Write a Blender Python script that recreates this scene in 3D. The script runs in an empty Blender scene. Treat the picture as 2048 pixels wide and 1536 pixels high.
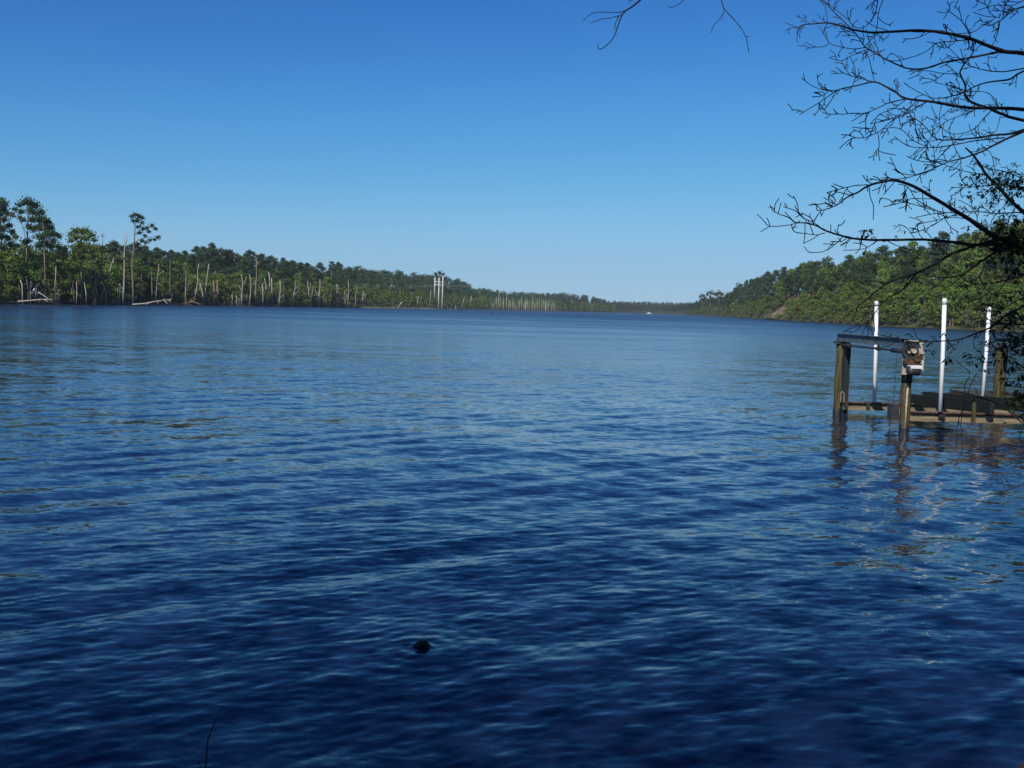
import bpy, math, random
import numpy as np
from mathutils import Vector, Matrix
R = math.radians
rnd = random.Random(11)
nr = np.random.RandomState(5)
scn = bpy.context.scene
COL = scn.collection

# ------------------------------------------------------------ camera, sky, sun
EYE = 2.4
FPX = 2000.0                       # focal length in photo pixels (2048 wide)
PITCH, ROLL = math.atan(151 / FPX), R(1.6)
cam_d = bpy.data.cameras.new('camera')
cam = bpy.data.objects.new('camera', cam_d); COL.objects.link(cam)
cam_d.sensor_width = 36; cam_d.lens = 36 * FPX / 2048
cam_d.clip_start = 0.05; cam_d.clip_end = 12000
CM = Matrix.Rotation(math.pi / 2 - PITCH, 3, 'X') @ Matrix.Rotation(ROLL, 3, 'Z')
cam.matrix_world = Matrix.Translation((0, 0, EYE)) @ CM.to_4x4()
scn.camera = cam

SUN_EL, SUN_AZ = R(41), R(205)      # azimuth clockwise from +Y: behind the viewer, to the left
sun_dir = Vector((math.sin(SUN_AZ) * math.cos(SUN_EL), math.cos(SUN_AZ) * math.cos(SUN_EL), math.sin(SUN_EL)))
world = bpy.data.worlds.new('World'); scn.world = world; world.use_nodes = True
nt = world.node_tree; bg = nt.nodes['Background']
sky = nt.nodes.new('ShaderNodeTexSky'); sky.sky_type = 'NISHITA'; sky.sun_disc = False
sky.sun_elevation = SUN_EL; sky.sun_rotation = SUN_AZ
sky.air_density = 1.0; sky.dust_density = 0.0; sky.ozone_density = 10.0; sky.altitude = 0
# deeper blue of the photographed spring sky: response curves on the sky colour
vm1 = nt.nodes.new('ShaderNodeVectorMath'); vm1.operation = 'SCALE'; vm1.inputs['Scale'].default_value = .1
vm2 = nt.nodes.new('ShaderNodeVectorMath'); vm2.operation = 'SCALE'; vm2.inputs['Scale'].default_value = 10
rc = nt.nodes.new('ShaderNodeRGBCurve')
for ci, pts_ in enumerate((((0, 0), (.045, .008), (.104, .029), (.18, .086), (.36, .245), (.57, .33), (1, .5)),
                           ((0, 0), (.095, .050), (.23, .167), (.38, .345), (.62, .53), (.75, .565), (1, .7)),
                           ((0, 0), (.235, .225), (.49, .51), (.70, .715), (.82, .775), (1, .85)))):
    cv = rc.mapping.curves[ci]
    cv.points[0].location = pts_[0]; cv.points[1].location = pts_[-1]
    for q_ in pts_[1:-1]: cv.points.new(*q_)
rc.mapping.update()
nt.links.new(sky.outputs[0], vm1.inputs[0]); nt.links.new(vm1.outputs[0], rc.inputs['Color']); nt.links.new(rc.outputs[0], vm2.inputs[0]); nt.links.new(vm2.outputs[0], bg.inputs[0])
bg.inputs[1].default_value = 0.10
sl = bpy.data.lights.new('sun', 'SUN'); sl.energy = 4.6; sl.angle = R(0.53); sl.color = (1, .95, .87)
so = bpy.data.objects.new('sun', sl); COL.objects.link(so)
so.rotation_euler = (-sun_dir).to_track_quat('-Z', 'Y').to_euler(); so.location = (0, -20, 60)
scn.view_settings.view_transform = 'Standard'; scn.view_settings.look = 'None'
scn.view_settings.exposure = 0.0; scn.view_settings.gamma = 1.0
scn.cycles.max_bounces = 5; scn.cycles.volume_bounces = 0

# ------------------------------------------------------------ helpers
def ray(px, py):
    v = CM @ Vector(((px - 1024) / FPX, -(py - 768) / FPX, -1.0))
    return v / v.y                  # scaled so y == 1
def at(px, py, d):                  # point at depth d (metres along +Y) seen at a photo pixel
    v = ray(px, py); return Vector((v.x * d, d, EYE + v.z * d))
def yh(px): return 617 + 0.02793 * (px - 1024)

def tag(o, label=None, cat=None, group=None, kind=None):
    if label: o['label'] = label
    if cat: o['category'] = cat
    if group: o['group'] = group
    if kind: o['kind'] = kind
    return o
def empty(name, loc=(0, 0, 0), rz=0, sc=1):
    o = bpy.data.objects.new(name, None); COL.objects.link(o); o.empty_display_size = .3
    o.location = loc; o.rotation_euler = (0, 0, rz); o.scale = (sc, sc, sc) if not hasattr(sc, '__len__') else sc
    return o
class MB:
    def __init__(s): s.v = []; s.f = []; s.c = []
    def add(s, vs, fs, c=None):
        b = len(s.v); s.v += [tuple(v) for v in vs]; s.f += [tuple(i + b for i in f) for f in fs]
        s.c += [c if c is not None else .5] * len(fs)
    def box(s, c, size, rot=None, col=None):
        hx, hy, hz = size[0] / 2, size[1] / 2, size[2] / 2
        vs = [Vector((x, y, z)) for x in (-hx, hx) for y in (-hy, hy) for z in (-hz, hz)]
        if rot is not None: vs = [rot @ v for v in vs]
        c = Vector(c); vs = [v + c for v in vs]
        s.add(vs, [(0, 1, 3, 2), (4, 6, 7, 5), (0, 4, 5, 1), (2, 3, 7, 6), (0, 2, 6, 4), (1, 5, 7, 3)], col)
    def beam(s, a, b, w, h, col=None):       # box from a to b, width w, height h
        a = Vector(a); b = Vector(b); d = b - a; L = d.length
        q = d.to_track_quat('X', 'Z').to_matrix()
        s.box((a + b) / 2, (L, w, h), q, col)
    def ibeam(s, a, b, w, h, t=.02):
        a = Vector(a); b = Vector(b); d = b - a; q = d.to_track_quat('X', 'Z').to_matrix(); m = (a + b) / 2
        up = q @ Vector((0, 0, 1)); L = d.length
        s.box(m, (L, t, h - 2 * t), q); s.box(m + up * (h / 2 - t / 2), (L, w, t), q); s.box(m - up * (h / 2 - t / 2), (L, w, t), q)
    def tube(s, pts, rad, n=6, cap=True, col=None):
        pts = [Vector(p) for p in pts]; k = len(pts)
        if not hasattr(rad, '__len__'): rad = [rad] * k
        rings = []
        prev = None
        for i, p in enumerate(pts):
            d = (pts[min(i + 1, k - 1)] - pts[max(i - 1, 0)])
            if d.length < 1e-9: d = Vector((0, 0, 1))
            d.normalize()
            if prev is None:
                u = d.orthogonal().normalized()
            else:
                u = prev - d * prev.dot(d)
                u = u.normalized() if u.length > 1e-6 else d.orthogonal().normalized()
            prev = u; w = d.cross(u)
            rings.append([p + (u * math.cos(2 * math.pi * j / n) + w * math.sin(2 * math.pi * j / n)) * rad[i] for j in range(n)])
        vs = [v for r_ in rings for v in r_]
        fs = [(i * n + j, i * n + (j + 1) % n, (i + 1) * n + (j + 1) % n, (i + 1) * n + j) for i in range(k - 1) for j in range(n)]
        if cap: fs += [tuple(range(n))[::-1], tuple((k - 1) * n + j for j in range(n))]
        s.add(vs, fs, col)
    def build(s, name, mat, parent=None, smooth=False):
        me = bpy.data.meshes.new(name); me.from_pydata(s.v, [], s.f)
        if smooth: me.polygons.foreach_set('use_smooth', [True] * len(s.f))
        a = me.attributes.new('tone', 'FLOAT', 'FACE'); a.data.foreach_set('value', [float(x) for x in s.c])
        me.materials.append(mat); me.update()
        o = bpy.data.objects.new(name, me); COL.objects.link(o)
        if parent: o.parent = parent
        return o

def mat(name, c1, c2=None, rough=.85, scale=6, spec=.3, bump=0, metal=0, stretch=None, detail=5):
    m = bpy.data.materials.new(name); m.use_nodes = True; n = m.node_tree.nodes; l = m.node_tree.links
    p = n['Principled BSDF']; p.inputs['Roughness'].default_value = rough; p.inputs['Specular IOR Level'].default_value = spec
    p.inputs['Metallic'].default_value = metal
    p.inputs['Base Color'].default_value = (*c1, 1)
    if c2:
        tc = n.new('ShaderNodeTexCoord'); mp = n.new('ShaderNodeMapping'); l.new(tc.outputs['Object'], mp.inputs[0])
        if stretch: mp.inputs['Scale'].default_value = stretch
        no = n.new('ShaderNodeTexNoise'); no.inputs['Scale'].default_value = scale; no.inputs['Detail'].default_value = detail
        l.new(mp.outputs[0], no.inputs['Vector'])
        cr = n.new('ShaderNodeValToRGB'); cr.color_ramp.elements[0].position = .35; cr.color_ramp.elements[1].position = .68
        cr.color_ramp.elements[0].color = (*c1, 1); cr.color_ramp.elements[1].color = (*c2, 1)
        l.new(no.outputs[0], cr.inputs[0]); l.new(cr.outputs[0], p.inputs['Base Color'])
        if bump:
            b = n.new('ShaderNodeBump'); b.inputs['Strength'].default_value = bump; b.inputs['Distance'].default_value = .02
            l.new(no.outputs[0], b.inputs['Height']); l.new(b.outputs[0], p.inputs['Normal'])
    return m
def leafmat(name, dark, light, hue=.03, rough=.65):
    """foliage: tone attribute (per clump) and per-tree random choose between two leaf colours"""
    m = bpy.data.materials.new(name); m.use_nodes = True; n = m.node_tree.nodes; l = m.node_tree.links
    p = n['Principled BSDF']; p.inputs['Roughness'].default_value = rough; p.inputs['Specular IOR Level'].default_value = .25
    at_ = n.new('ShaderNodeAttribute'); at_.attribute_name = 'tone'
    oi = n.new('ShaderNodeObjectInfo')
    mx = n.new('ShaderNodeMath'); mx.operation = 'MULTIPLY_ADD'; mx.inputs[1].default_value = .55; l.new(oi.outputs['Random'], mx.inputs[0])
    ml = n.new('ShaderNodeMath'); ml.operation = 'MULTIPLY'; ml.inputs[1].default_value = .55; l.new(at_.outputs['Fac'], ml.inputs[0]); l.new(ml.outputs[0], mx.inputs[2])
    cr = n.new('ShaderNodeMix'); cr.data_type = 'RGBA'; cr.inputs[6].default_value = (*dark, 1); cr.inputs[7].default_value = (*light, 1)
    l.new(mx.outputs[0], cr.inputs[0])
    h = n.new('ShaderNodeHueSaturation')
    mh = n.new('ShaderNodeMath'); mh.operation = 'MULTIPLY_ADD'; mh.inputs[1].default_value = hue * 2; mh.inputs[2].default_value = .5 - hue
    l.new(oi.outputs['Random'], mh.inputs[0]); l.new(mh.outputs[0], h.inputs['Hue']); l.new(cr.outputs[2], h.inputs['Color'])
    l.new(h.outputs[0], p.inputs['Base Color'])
    tr = n.new('ShaderNodeBsdfTranslucent'); l.new(h.outputs[0], tr.inputs[0])
    ms = n.new('ShaderNodeMixShader'); ms.inputs[0].default_value = .25
    l.new(p.outputs[0], ms.inputs[1]); l.new(tr.outputs[0], ms.inputs[2]); l.new(ms.outputs[0], n['Material Output'].inputs[0])
    return m

M = dict(
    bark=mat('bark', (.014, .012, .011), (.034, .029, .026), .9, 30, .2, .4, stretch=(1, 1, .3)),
    pinebark=mat('pine_bark', (.14, .10, .075), (.26, .21, .17), .9, 3, .2),
    snag=mat('dead_wood', (.26, .23, .19), (.46, .42, .36), .85, 2.2, .2, stretch=(1, 1, .25)),
    greywood=mat('grey_dead_wood', (.13, .12, .10), (.28, .26, .22), .9, 2.2, .2, stretch=(1, 1, .25)),
    snagbrown=mat('brown_dead_wood', (.15, .10, .075), (.30, .22, .17), .9, 2.2, .2),
    piling=mat('treated_piling', (.034, .031, .014), (.105, .088, .038), .85, 7, .3, .5, stretch=(3, 3, .35)),
    steel=mat('painted_steel', (.055, .085, .10), (.10, .14, .15), .5, 5, .4, .1),
    darksteel=mat('dark_steel', (.018, .02, .022), (.05, .05, .05), .5, 14, .4, .2),
    rust=mat('rusty_steel', (.03, .018, .010), (.12, .06, .03), .85, 25, .3, .4),
    tan=mat('weathered_beam', (.15, .12, .070), (.28, .23, .145), .7, 6, .3, .2, stretch=(.5, 3, 3)),
    flange=mat('brown_flange', (.06, .03, .02), (.16, .10, .07), .7, 8, .3, .2),
    pvc=mat('white_pipe', (.88, .88, .87), (.78, .78, .75), .35, 3, .5),
    cream=mat('cream_board', (.50, .46, .37), (.34, .27, .19), .75, 14, .3, .2),
    carpet=mat('black_carpet', (.012, .014, .014), (.03, .035, .032), .95, 40, .1, .4),
    darkwood=mat('old_dock_wood', (.035, .03, .025), (.10, .085, .07), .9, 9, .2, .4, stretch=(.3, 4, 4)),
    whitep=mat('white_paint', (.82, .82, .80), (.72, .72, .70), .5, 5, .4),
    polem=mat('pale_pole', (.62, .62, .58), (.74, .73, .68), .7, .6, .3),
    wire=mat('power_wire', (.30, .31, .31), None, .5),
    black=mat('wet_stub', (.010, .008, .007), (.03, .025, .02), .5, 30, .4, .5),
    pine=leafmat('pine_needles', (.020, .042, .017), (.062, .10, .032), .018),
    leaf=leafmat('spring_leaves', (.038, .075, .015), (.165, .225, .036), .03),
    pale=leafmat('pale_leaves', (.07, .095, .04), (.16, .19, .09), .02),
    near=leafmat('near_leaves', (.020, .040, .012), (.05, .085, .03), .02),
)

# ------------------------------------------------------------ lake shore outline (bearing -> distance) and hills
SH = [(-900, 120), (-400, 190), (-100, 235), (0, 252), (200, 300), (400, 415), (500, 460), (700, 640), (800, 800), (880, 960), (960, 1150), (1040, 1400),
      (1110, 1550), (1215, 1850), (1300, 2300), (1350, 1900), (1385, 1400), (1420, 1150), (1470, 850), (1540, 600), (1600, 500), (1680, 400), (1750, 330), (1900, 285), (2048, 262), (2300, 220), (2900, 120)]
# ridge: px, skyline y in photo, distance behind shore, height of the trees that make it
RG = [(-900, 480, 70, 17), (0, 500, 60, 16), (120, 498, 70, 16), (250, 493, 90, 16), (330, 492, 110, 17), (420, 487, 120, 17), (500, 506, 130, 17), (580, 510, 140, 17), (640, 524, 150, 17),
      (700, 531, 160, 17), (800, 539, 180, 18), (880, 548, 200, 18), (920, 554, 200, 18), (950, 574, 220, 18), (1020, 580, 250, 18), (1130, 584, 260, 18), (1185, 590, 260, 18), (1215, 601, 260, 17), (1300, 603, 260, 17), (1390, 604, 260, 17),
      (1405, 596, 40, 16), (1450, 592, 50, 16), (1475, 562, 100, 17), (1530, 546, 110, 17), (1560, 531, 110, 17), (1600, 524, 110, 17), (1650, 521, 110, 17), (1690, 514, 110, 17),
      (1740, 499, 100, 17), (1780, 496, 100, 17), (1820, 486, 100, 17), (1860, 468, 100, 17), (1900, 462, 100, 17), (1940, 453, 100, 17), (2048, 428, 100, 17), (2300, 400, 100, 17), (2900, 400, 80, 17)]
def bearing(px): v = ray(px, yh(px)); return math.atan2(v.x, 1.0)
_sb = np.array([bearing(p) for p, _ in SH]); _sd = np.array([d for _, d in SH], float)
_rb = np.array([bearing(p[0]) for p in RG])
def shore(b): return float(np.interp(b, _sb, _sd))       # depth (y) of the shore at a bearing
def _ground_at_ridge():
    out = []
    for (p, y, off, th), b in zip(RG, _rb):
        D = shore(b) + off; tan = ray(p, y).z
        out.append(max(1.0, EYE + tan * D - th))
    return np.array(out)
_rg = _ground_at_ridge(); _ro = np.array([p[2] for p in RG], float)
def ridge(b): return float(np.interp(b, _rb, _rg)), float(np.interp(b, _rb, _ro))
def gz(b, y):                                            # ground height at bearing b and depth y
    s = shore(b); t = y - s; h, off = ridge(b)
    if t < 0: return max(-2.0, -.10 + t * .06)
    u = min(1.0, t / off); e = u * u * (3 - 2 * u)
    return -.1 + .55 * min(1, t / 2.5) + (h - .5) * (.45 * u + .55 * e) + max(0, t - off) * .01

# terrain: one sheet of lake bed, banks and hills on a bearing grid
def hnoise(x, y): return .5 * math.sin(x * .11 + 1.3 * math.sin(y * .05)) + .5 * math.sin(y * .13 + x * .04)
tb = np.linspace(R(-62), R(62), 260)
ts = [-1e9, -240, -120, -40, -15, -6, -2, 0, .6, 1.5, 3, 6, 10, 16, 24, 34, 46, 60, 75, 90, 110, 140, 180, 230, 300, 450, 800]
vs = []
for b in tb:
    s = shore(b)
    for t in ts:
        y = max(3.0, s + t); z = gz(b, y)
        if t > 3: z += hnoise(math.tan(b) * y, y) * .5
        vs.append((math.tan(b) * y, y, z))
n = len(ts)
fs = [(i * n + j, i * n + j + 1, (i + 1) * n + j + 1, (i + 1) * n + j) for i in range(len(tb) - 1) for j in range(n - 1)]
g = MB(); g.v = vs; g.f = fs; g.c = [.5] * len(fs)
gm = mat('forest_floor', (.05, .045, .025), (.10, .10, .04), .95, .12, .1)
tag(g.build('terrain', gm, None, True), kind='structure')
# beds beyond the sheet, and the near bank under the camera
nb = MB(); N = 90; K = 60
for i in range(N + 1):
    for j in range(K + 1):
        x = -16 + 38 * i / N; y = -14 + 21 * j / K
        u_ = min(1, max(0, (x - 1.75) / 1.1)); edge = 2.3 + .25 * math.sin(x * 1.7) + 3.35 * u_ * u_ * (3 - 2 * u_) - min(3, max(0, -x)) * .1
        t = edge - y
        z = .03 + min(.85, t * .38) if t > 0 else t * .5
        z += .05 * math.sin(x * 3.1 + y * 2.3) + .03 * math.sin(x * 7.7 - y * 5.1)
        nb.v.append((x, y, z))
nb.f = [(i * (K + 1) + j, (i + 1) * (K + 1) + j, (i + 1) * (K + 1) + j + 1, i * (K + 1) + j + 1) for i in range(N) for j in range(K)]
nb.c = [.5] * len(nb.f)
tag(nb.build('near_bank', mat('leaf_litter', (.03, .022, .015), (.09, .065, .04), .95, 9, .1, .6), None, True), kind='structure')

# ------------------------------------------------------------ water
def water():
    dense = np.linspace(R(-38), R(38), 900)
    a = np.concatenate([np.linspace(R(-180), R(-39.5), 50), dense, np.linspace(R(39.5), R(180), 50)[:]])
    rs = [.3, .9, 1.4]
    while rs[-1] < 5200:
        r = rs[-1]; rs.append(r + max(.02, r * r / 2400 * .8))
        if rs[-1] > 400: rs[-1] = r * 1.25
    rs = np.array(rs); dr = np.gradient(rs)
    A, Rr = np.meshgrid(a, rs, indexing='ij')
    da = np.gradient(a)
    X = np.sin(A) * Rr; Y = np.cos(A) * Rr; Z = np.zeros_like(X)
    cell = np.maximum(np.broadcast_to(dr[None, :], X.shape), da[:, None] * Rr)
    def comp(lam, th, slope, ph):
        k = 2 * math.pi / lam; amp = slope / k
        fade = np.clip((lam / cell - 2.2) / 2.5, 0, 1)
        wx, wy = math.cos(th), math.sin(th)
        bend = .5 * np.sin(X * .16 + ph) + .5 * np.sin(Y * .12 + ph * 2)   # crests wander
        p = k * (X * wx + Y * wy) + ph + bend * (1.4 / max(lam, .5))
        s = np.sin(p)
        return amp * fade * (s + .22 * np.cos(2 * p))
    gust = .8 + .35 * np.sin(X * .31 + Y * .12 + 1) * np.sin(Y * .23 - X * .09)
    for i in range(12):                                   # slow swell coming in from the left
        lam = .75 + .95 * nr.rand(); Z += comp(lam, R(131) + R(4) * nr.randn(), .0145, nr.rand() * 6.28)
    for i in range(9):                                    # waves thrown back off the near bank
        lam = .35 + .6 * nr.rand(); Z += comp(lam, R(47) + R(12) * nr.randn(), .0085, nr.rand() * 6.28) * np.clip((X + 5) / 6, .1, 1)
    for i in range(70):
        lam = .065 * (5.2 ** nr.rand()); Z += comp(lam, R(118) + R(24) * nr.randn(), .0098, nr.rand() * 6.28) * gust
    Z *= .68 + .32 * np.clip((Y - 6) / 16, 0, 1)          # calmer in the lee of the bank
    # small rings round the stub in the near water
    c = at(843, 1312, 6.9); d = np.hypot(X - c.x, Y - c.y)
    Z += .0035 * np.sin(d * 42) * np.exp(-d * 3.2)
    me = bpy.data.meshes.new('water'); na, nrr = X.shape
    co = np.stack([X, Y, Z], -1).reshape(-1, 3).astype(np.float32)
    i0 = (np.arange(na - 1)[:, None] * nrr + np.arange(nrr - 1)[None, :]).ravel()
    q = np.stack([i0, i0 + nrr, i0 + nrr + 1, i0 + 1], -1)[:, ::-1]
    q = q[:, ::-1]
    me.vertices.add(len(co)); me.vertices.foreach_set('co', co.ravel())
    me.loops.add(q.size); me.loops.foreach_set('vertex_index', q.ravel().astype(np.int32))
    me.polygons.add(len(q)); me.polygons.foreach_set('loop_start', np.arange(0, q.size, 4, dtype=np.int32))
    me.polygons.foreach_set('loop_total', np.full(len(q), 4, np.int32)); me.polygons.foreach_set('use_smooth', np.ones(len(q), bool))
    me.update(); me.validate()
    if me.polygons[len(me.polygons) // 2].normal.z < 0: me.flip_normals()
    m = bpy.data.materials.new('lake_water'); m.use_nodes = True; nn = m.node_tree.nodes; l = m.node_tree.links
    p = nn['Principled BSDF']; p.inputs['Base Color'].default_value = (.005, .011, .036, 1)
    p.inputs['Roughness'].default_value = .03; p.inputs['IOR'].default_value = 1.345; p.inputs['Specular Tint'].default_value = (.72, .85, 1, 1); p.inputs['Specular IOR Level'].default_value = .5
    geo = nn.new('ShaderNodeNewGeometry'); tc = nn.new('ShaderNodeTexCoord')
    total = None
    for sc_, st, rot, w in ((16.0, .12, 5, .24), (6.5, .12, 15, .31), (2.4, .13, 28, .20), (.62, .10, 32, .17), (.25, .10, 38, .09)):
        mp = nn.new('ShaderNodeMapping'); mp.inputs['Scale'].default_value = (.42, 1, 1); mp.inputs['Rotation'].default_value = (0, 0, R(-rot))
        l.new(tc.outputs['Object'], mp.inputs[0])
        no = nn.new('ShaderNodeTexNoise'); no.inputs['Scale'].default_value = sc_; no.inputs['Detail'].default_value = 3; no.inputs['Roughness'].default_value = .6
        l.new(mp.outputs[0], no.inputs['Vector'])
        sub = nn.new('ShaderNodeVectorMath'); sub.operation = 'SUBTRACT'; sub.inputs[1].default_value = (.5, .5, .5); l.new(no.outputs['Color'], sub.inputs[0])
        mu = nn.new('ShaderNodeVectorMath'); mu.operation = 'MULTIPLY'; mu.inputs[1].default_value = (w * .6, w, 0); l.new(sub.outputs[0], mu.inputs[0])
        if total is None: total = mu.outputs[0]
        else:
            ad = nn.new('ShaderNodeVectorMath'); ad.operation = 'ADD'; l.new(total, ad.inputs[0]); l.new(mu.outputs[0], ad.inputs[1]); total = ad.outputs[0]
    # wind patches: broad areas of stronger and weaker ripple
    mpw = nn.new('ShaderNodeMapping'); mpw.inputs['Scale'].default_value = (.35, 1, 1); l.new(tc.outputs['Object'], mpw.inputs[0])
    nw = nn.new('ShaderNodeTexNoise'); nw.inputs['Scale'].default_value = .045; nw.inputs['Detail'].default_value = 4; l.new(mpw.outputs[0], nw.inputs['Vector'])
    mr = nn.new('ShaderNodeMapRange'); mr.inputs['From Min'].default_value = .3; mr.inputs['From Max'].default_value = .7; mr.inputs['To Min'].default_value = .75; mr.inputs['To Max'].default_value = 1.2
    l.new(nw.outputs[0], mr.inputs['Value'])
    sp = nn.new('ShaderNodeSeparateXYZ'); l.new(tc.outputs['Object'], sp.inputs[0])
    ws = nn.new('ShaderNodeMath'); ws.operation = 'SQRT'
    wn = nn.new('ShaderNodeMapRange'); wn.inputs['From Min'].default_value = 26; wn.inputs['From Max'].default_value = 420; l.new(sp.outputs['Y'], wn.inputs['Value'])
    l.new(wn.outputs[0], ws.inputs[0])
    wr = nn.new('ShaderNodeMath'); wr.operation = 'MULTIPLY_ADD'; wr.inputs[1].default_value = .31; wr.inputs[2].default_value = .05; l.new(ws.outputs[0], wr.inputs[0])
    wq = nn.new('ShaderNodeMath'); wq.operation = 'MULTIPLY'; l.new(wr.outputs[0], wq.inputs[0]); l.new(mr.outputs[0], wq.inputs[1]); l.new(wq.outputs[0], p.inputs['Roughness'])
    sc2 = nn.new('ShaderNodeVectorMath'); sc2.operation = 'SCALE'; l.new(total, sc2.inputs[0]); l.new(mr.outputs[0], sc2.inputs['Scale'])
    ad = nn.new('ShaderNodeVectorMath'); ad.operation = 'ADD'; l.new(geo.outputs['Normal'], ad.inputs[0]); l.new(sc2.outputs[0], ad.inputs[1])
    nm = nn.new('ShaderNodeVectorMath'); nm.operation = 'NORMALIZE'; l.new(ad.outputs[0], nm.inputs[0]); l.new(nm.outputs[0], p.inputs['Normal'])
    me.materials.append(m)
    o = bpy.data.objects.new('water', me); COL.objects.link(o); tag(o, kind='structure')
water()

# ------------------------------------------------------------ tree prototypes
def clump(mb, c, size, nrm, tone, k=1):
    """a ragged leaf clump: a few small crossed faces"""
    for _ in range(k):
        d = Vector((rnd.gauss(0, 1), rnd.gauss(0, 1), rnd.gauss(0, 1))) * .6 + nrm
        d.normalize(); u = d.orthogonal().normalized(); w = d.cross(u)
        a = rnd.uniform(0, 6.28); u2 = u * math.cos(a) + w * math.sin(a); w2 = d.cross(u2)
        s1 = size * rnd.uniform(.5, 1.1); s2 = size * rnd.uniform(.35, .8)
        o = c + Vector((rnd.gauss(0, 1), rnd.gauss(0, 1), rnd.gauss(0, 1))) * size * .4
        mb.add([o - u2 * s1, o - w2 * s2 * .7 + u2 * s1 * .1, o + u2 * s1, o + w2 * s2], [(0, 1, 2, 3)], min(1, max(0, tone + rnd.uniform(-.25, .25))))
def lobe(mb, c, r, n, size, flat=1.0, tone=.5, shell=.45, fluffy=False):
    for _ in range(n):
        d = Vector((rnd.gauss(0, 1), rnd.gauss(0, 1), rnd.gauss(0, 1))).normalized()
        if d.z < -.3 and rnd.random() < .5: d.z = -d.z
        q = shell + (1 - shell) * rnd.random() ** .6
        if fluffy: q = min(1.9, abs(rnd.gauss(0, .72)) + .1)
        clump(mb, Vector(c) + Vector((d.x * r, d.y * r, d.z * r * flat)) * q, size, d, tone + .15 * d.z)  # clump tone lightened on lobe tops, darkened underneath
def leafy_proto(h, w, nl=10, n=85, size=.42, matn='leaf', low=.12):
    cr = MB(); tr = MB()
    tr.tube([(0, 0, -.8), (.1, 0, h * .3), (-.1, .1, h * .6), (0, 0, h * .85)], [.2, .16, .1, .03], 5)
    for i in range(nl):
        t = low + (1 - low) * (i + rnd.random()) / nl
        rad = w * (.35 + .75 * math.sin(math.pi * min(1, t * .92 + .06))) * .5
        a = rnd.uniform(0, 6.28); q = rnd.uniform(.2, 1) * rad
        c = Vector((math.cos(a) * q, math.sin(a) * q, h * t * .93))
        lr = w * rnd.uniform(.20, .34)
        lobe(cr, c, lr, n, size, .75, rnd.uniform(.2, .8))
        tr.tube([(0, 0, h * t * .6), c * .6 + Vector((0, 0, h * t * .3)), c], [.07, .045, .02], 4)
    return cr, tr, matn
def pine_proto(h, w, base=.5, n=20, dens=34, lean=0):
    cr = MB(); tr = MB()
    top = Vector((lean, 0, h))
    tr.tube([(0, 0, -.8), (lean * .2, 0, h * .35), (lean * .6, .1, h * .7), top * .985], [.26, .2, .14, .04], 6)
    for i in range(n):
        t = base + (1 - base) * (i + rnd.random() * .8) / n
        prof = math.sin(math.pi * min(1, .22 + .78 * (t - base) / (1 - base))) ** .6
        a = rnd.uniform(0, 6.28); ln = w * .5 * prof * rnd.uniform(.35, 1.05)
        s0 = Vector((lean * t * .8, 0, h * t - ln * .15)); e = s0 + Vector((math.cos(a) * ln, math.sin(a) * ln, ln * .25))
        tr.tube([s0, (s0 + e) / 2 + Vector((0, 0, -.1)), e], [.07, .05, .02], 4)
        lobe(cr, e, w * rnd.uniform(.16, .25), dens, .42, .6, rnd.uniform(.1, .9), .3)
        if ln > w * .25: lobe(cr, (s0 + e) / 2, w * .12, dens // 2, .3, .5, rnd.uniform(.1, .9), .3)
    lobe(cr, top, w * .2, dens, .42, .7, .6, .3)
    return cr, tr, 'pine'
def bare_proto(h):
    tr = MB()
    def br(p, d, L, r, lv):
        k = 4; pts = [p]; rr = [r]; q = p.copy(); dd = d.copy()
        for i in range(k):
            dd = (dd + Vector((rnd.gauss(0, .13), rnd.gauss(0, .13), rnd.gauss(.03, .08)))).normalized()
            q = q + dd * L / k; pts.append(q.copy()); rr.append(r * (1 - .8 * (i + 1) / k) + .012)
            if lv < 3 and i > 0 or (lv == 0 and i >= 0):
                for _ in range(2):
                    a = rnd.uniform(0, 6.28); o = dd.orthogonal().normalized(); o = Matrix.Rotation(a, 3, dd) @ o
                    if lv < 3: br(q.copy(), (dd + o * .8).normalized(), L * .48, r * .45 + .01, lv + 1)
        tr.tube(pts, rr, 4, False)
    br(Vector((0, 0, -.5)), Vector((0, 0, 1)), h, .16, 0)
    return tr
def build_tree(pr, name, trunkm='pinebark'):
    root = empty(name); cr, tr, mn = pr
    cr.build('crown', M[mn], root); tr.build('trunk', M[trunkm], root)
    return root
used = set()
def place(proto, loc, rz, sc, label, cat, group):
    if proto.name not in used:
        used.add(proto.name); o = proto
    else:
        o = proto.copy(); COL.objects.link(o)
        for ch in list(proto.children):
            c = ch.copy(); COL.objects.link(c); c.parent = o
    o.location = loc; o.rotation_euler = (0, 0, rz); o.scale = (sc * rnd.uniform(.9, 1.12), sc * rnd.uniform(.9, 1.12), sc)
    tag(o, label, cat, group); return o
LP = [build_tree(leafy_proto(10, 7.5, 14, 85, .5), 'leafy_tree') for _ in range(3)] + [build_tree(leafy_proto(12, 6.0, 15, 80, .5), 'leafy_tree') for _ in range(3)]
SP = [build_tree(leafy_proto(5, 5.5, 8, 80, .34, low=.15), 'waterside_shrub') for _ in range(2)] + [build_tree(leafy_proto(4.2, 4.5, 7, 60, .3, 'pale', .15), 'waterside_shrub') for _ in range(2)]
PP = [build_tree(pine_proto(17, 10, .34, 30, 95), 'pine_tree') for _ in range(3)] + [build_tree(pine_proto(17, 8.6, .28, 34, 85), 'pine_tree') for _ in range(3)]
GP = [build_tree(leafy_proto(11, 5, 9, 42, .3, 'pale', .3), 'budding_tree', 'snag') for _ in range(3)]

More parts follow.
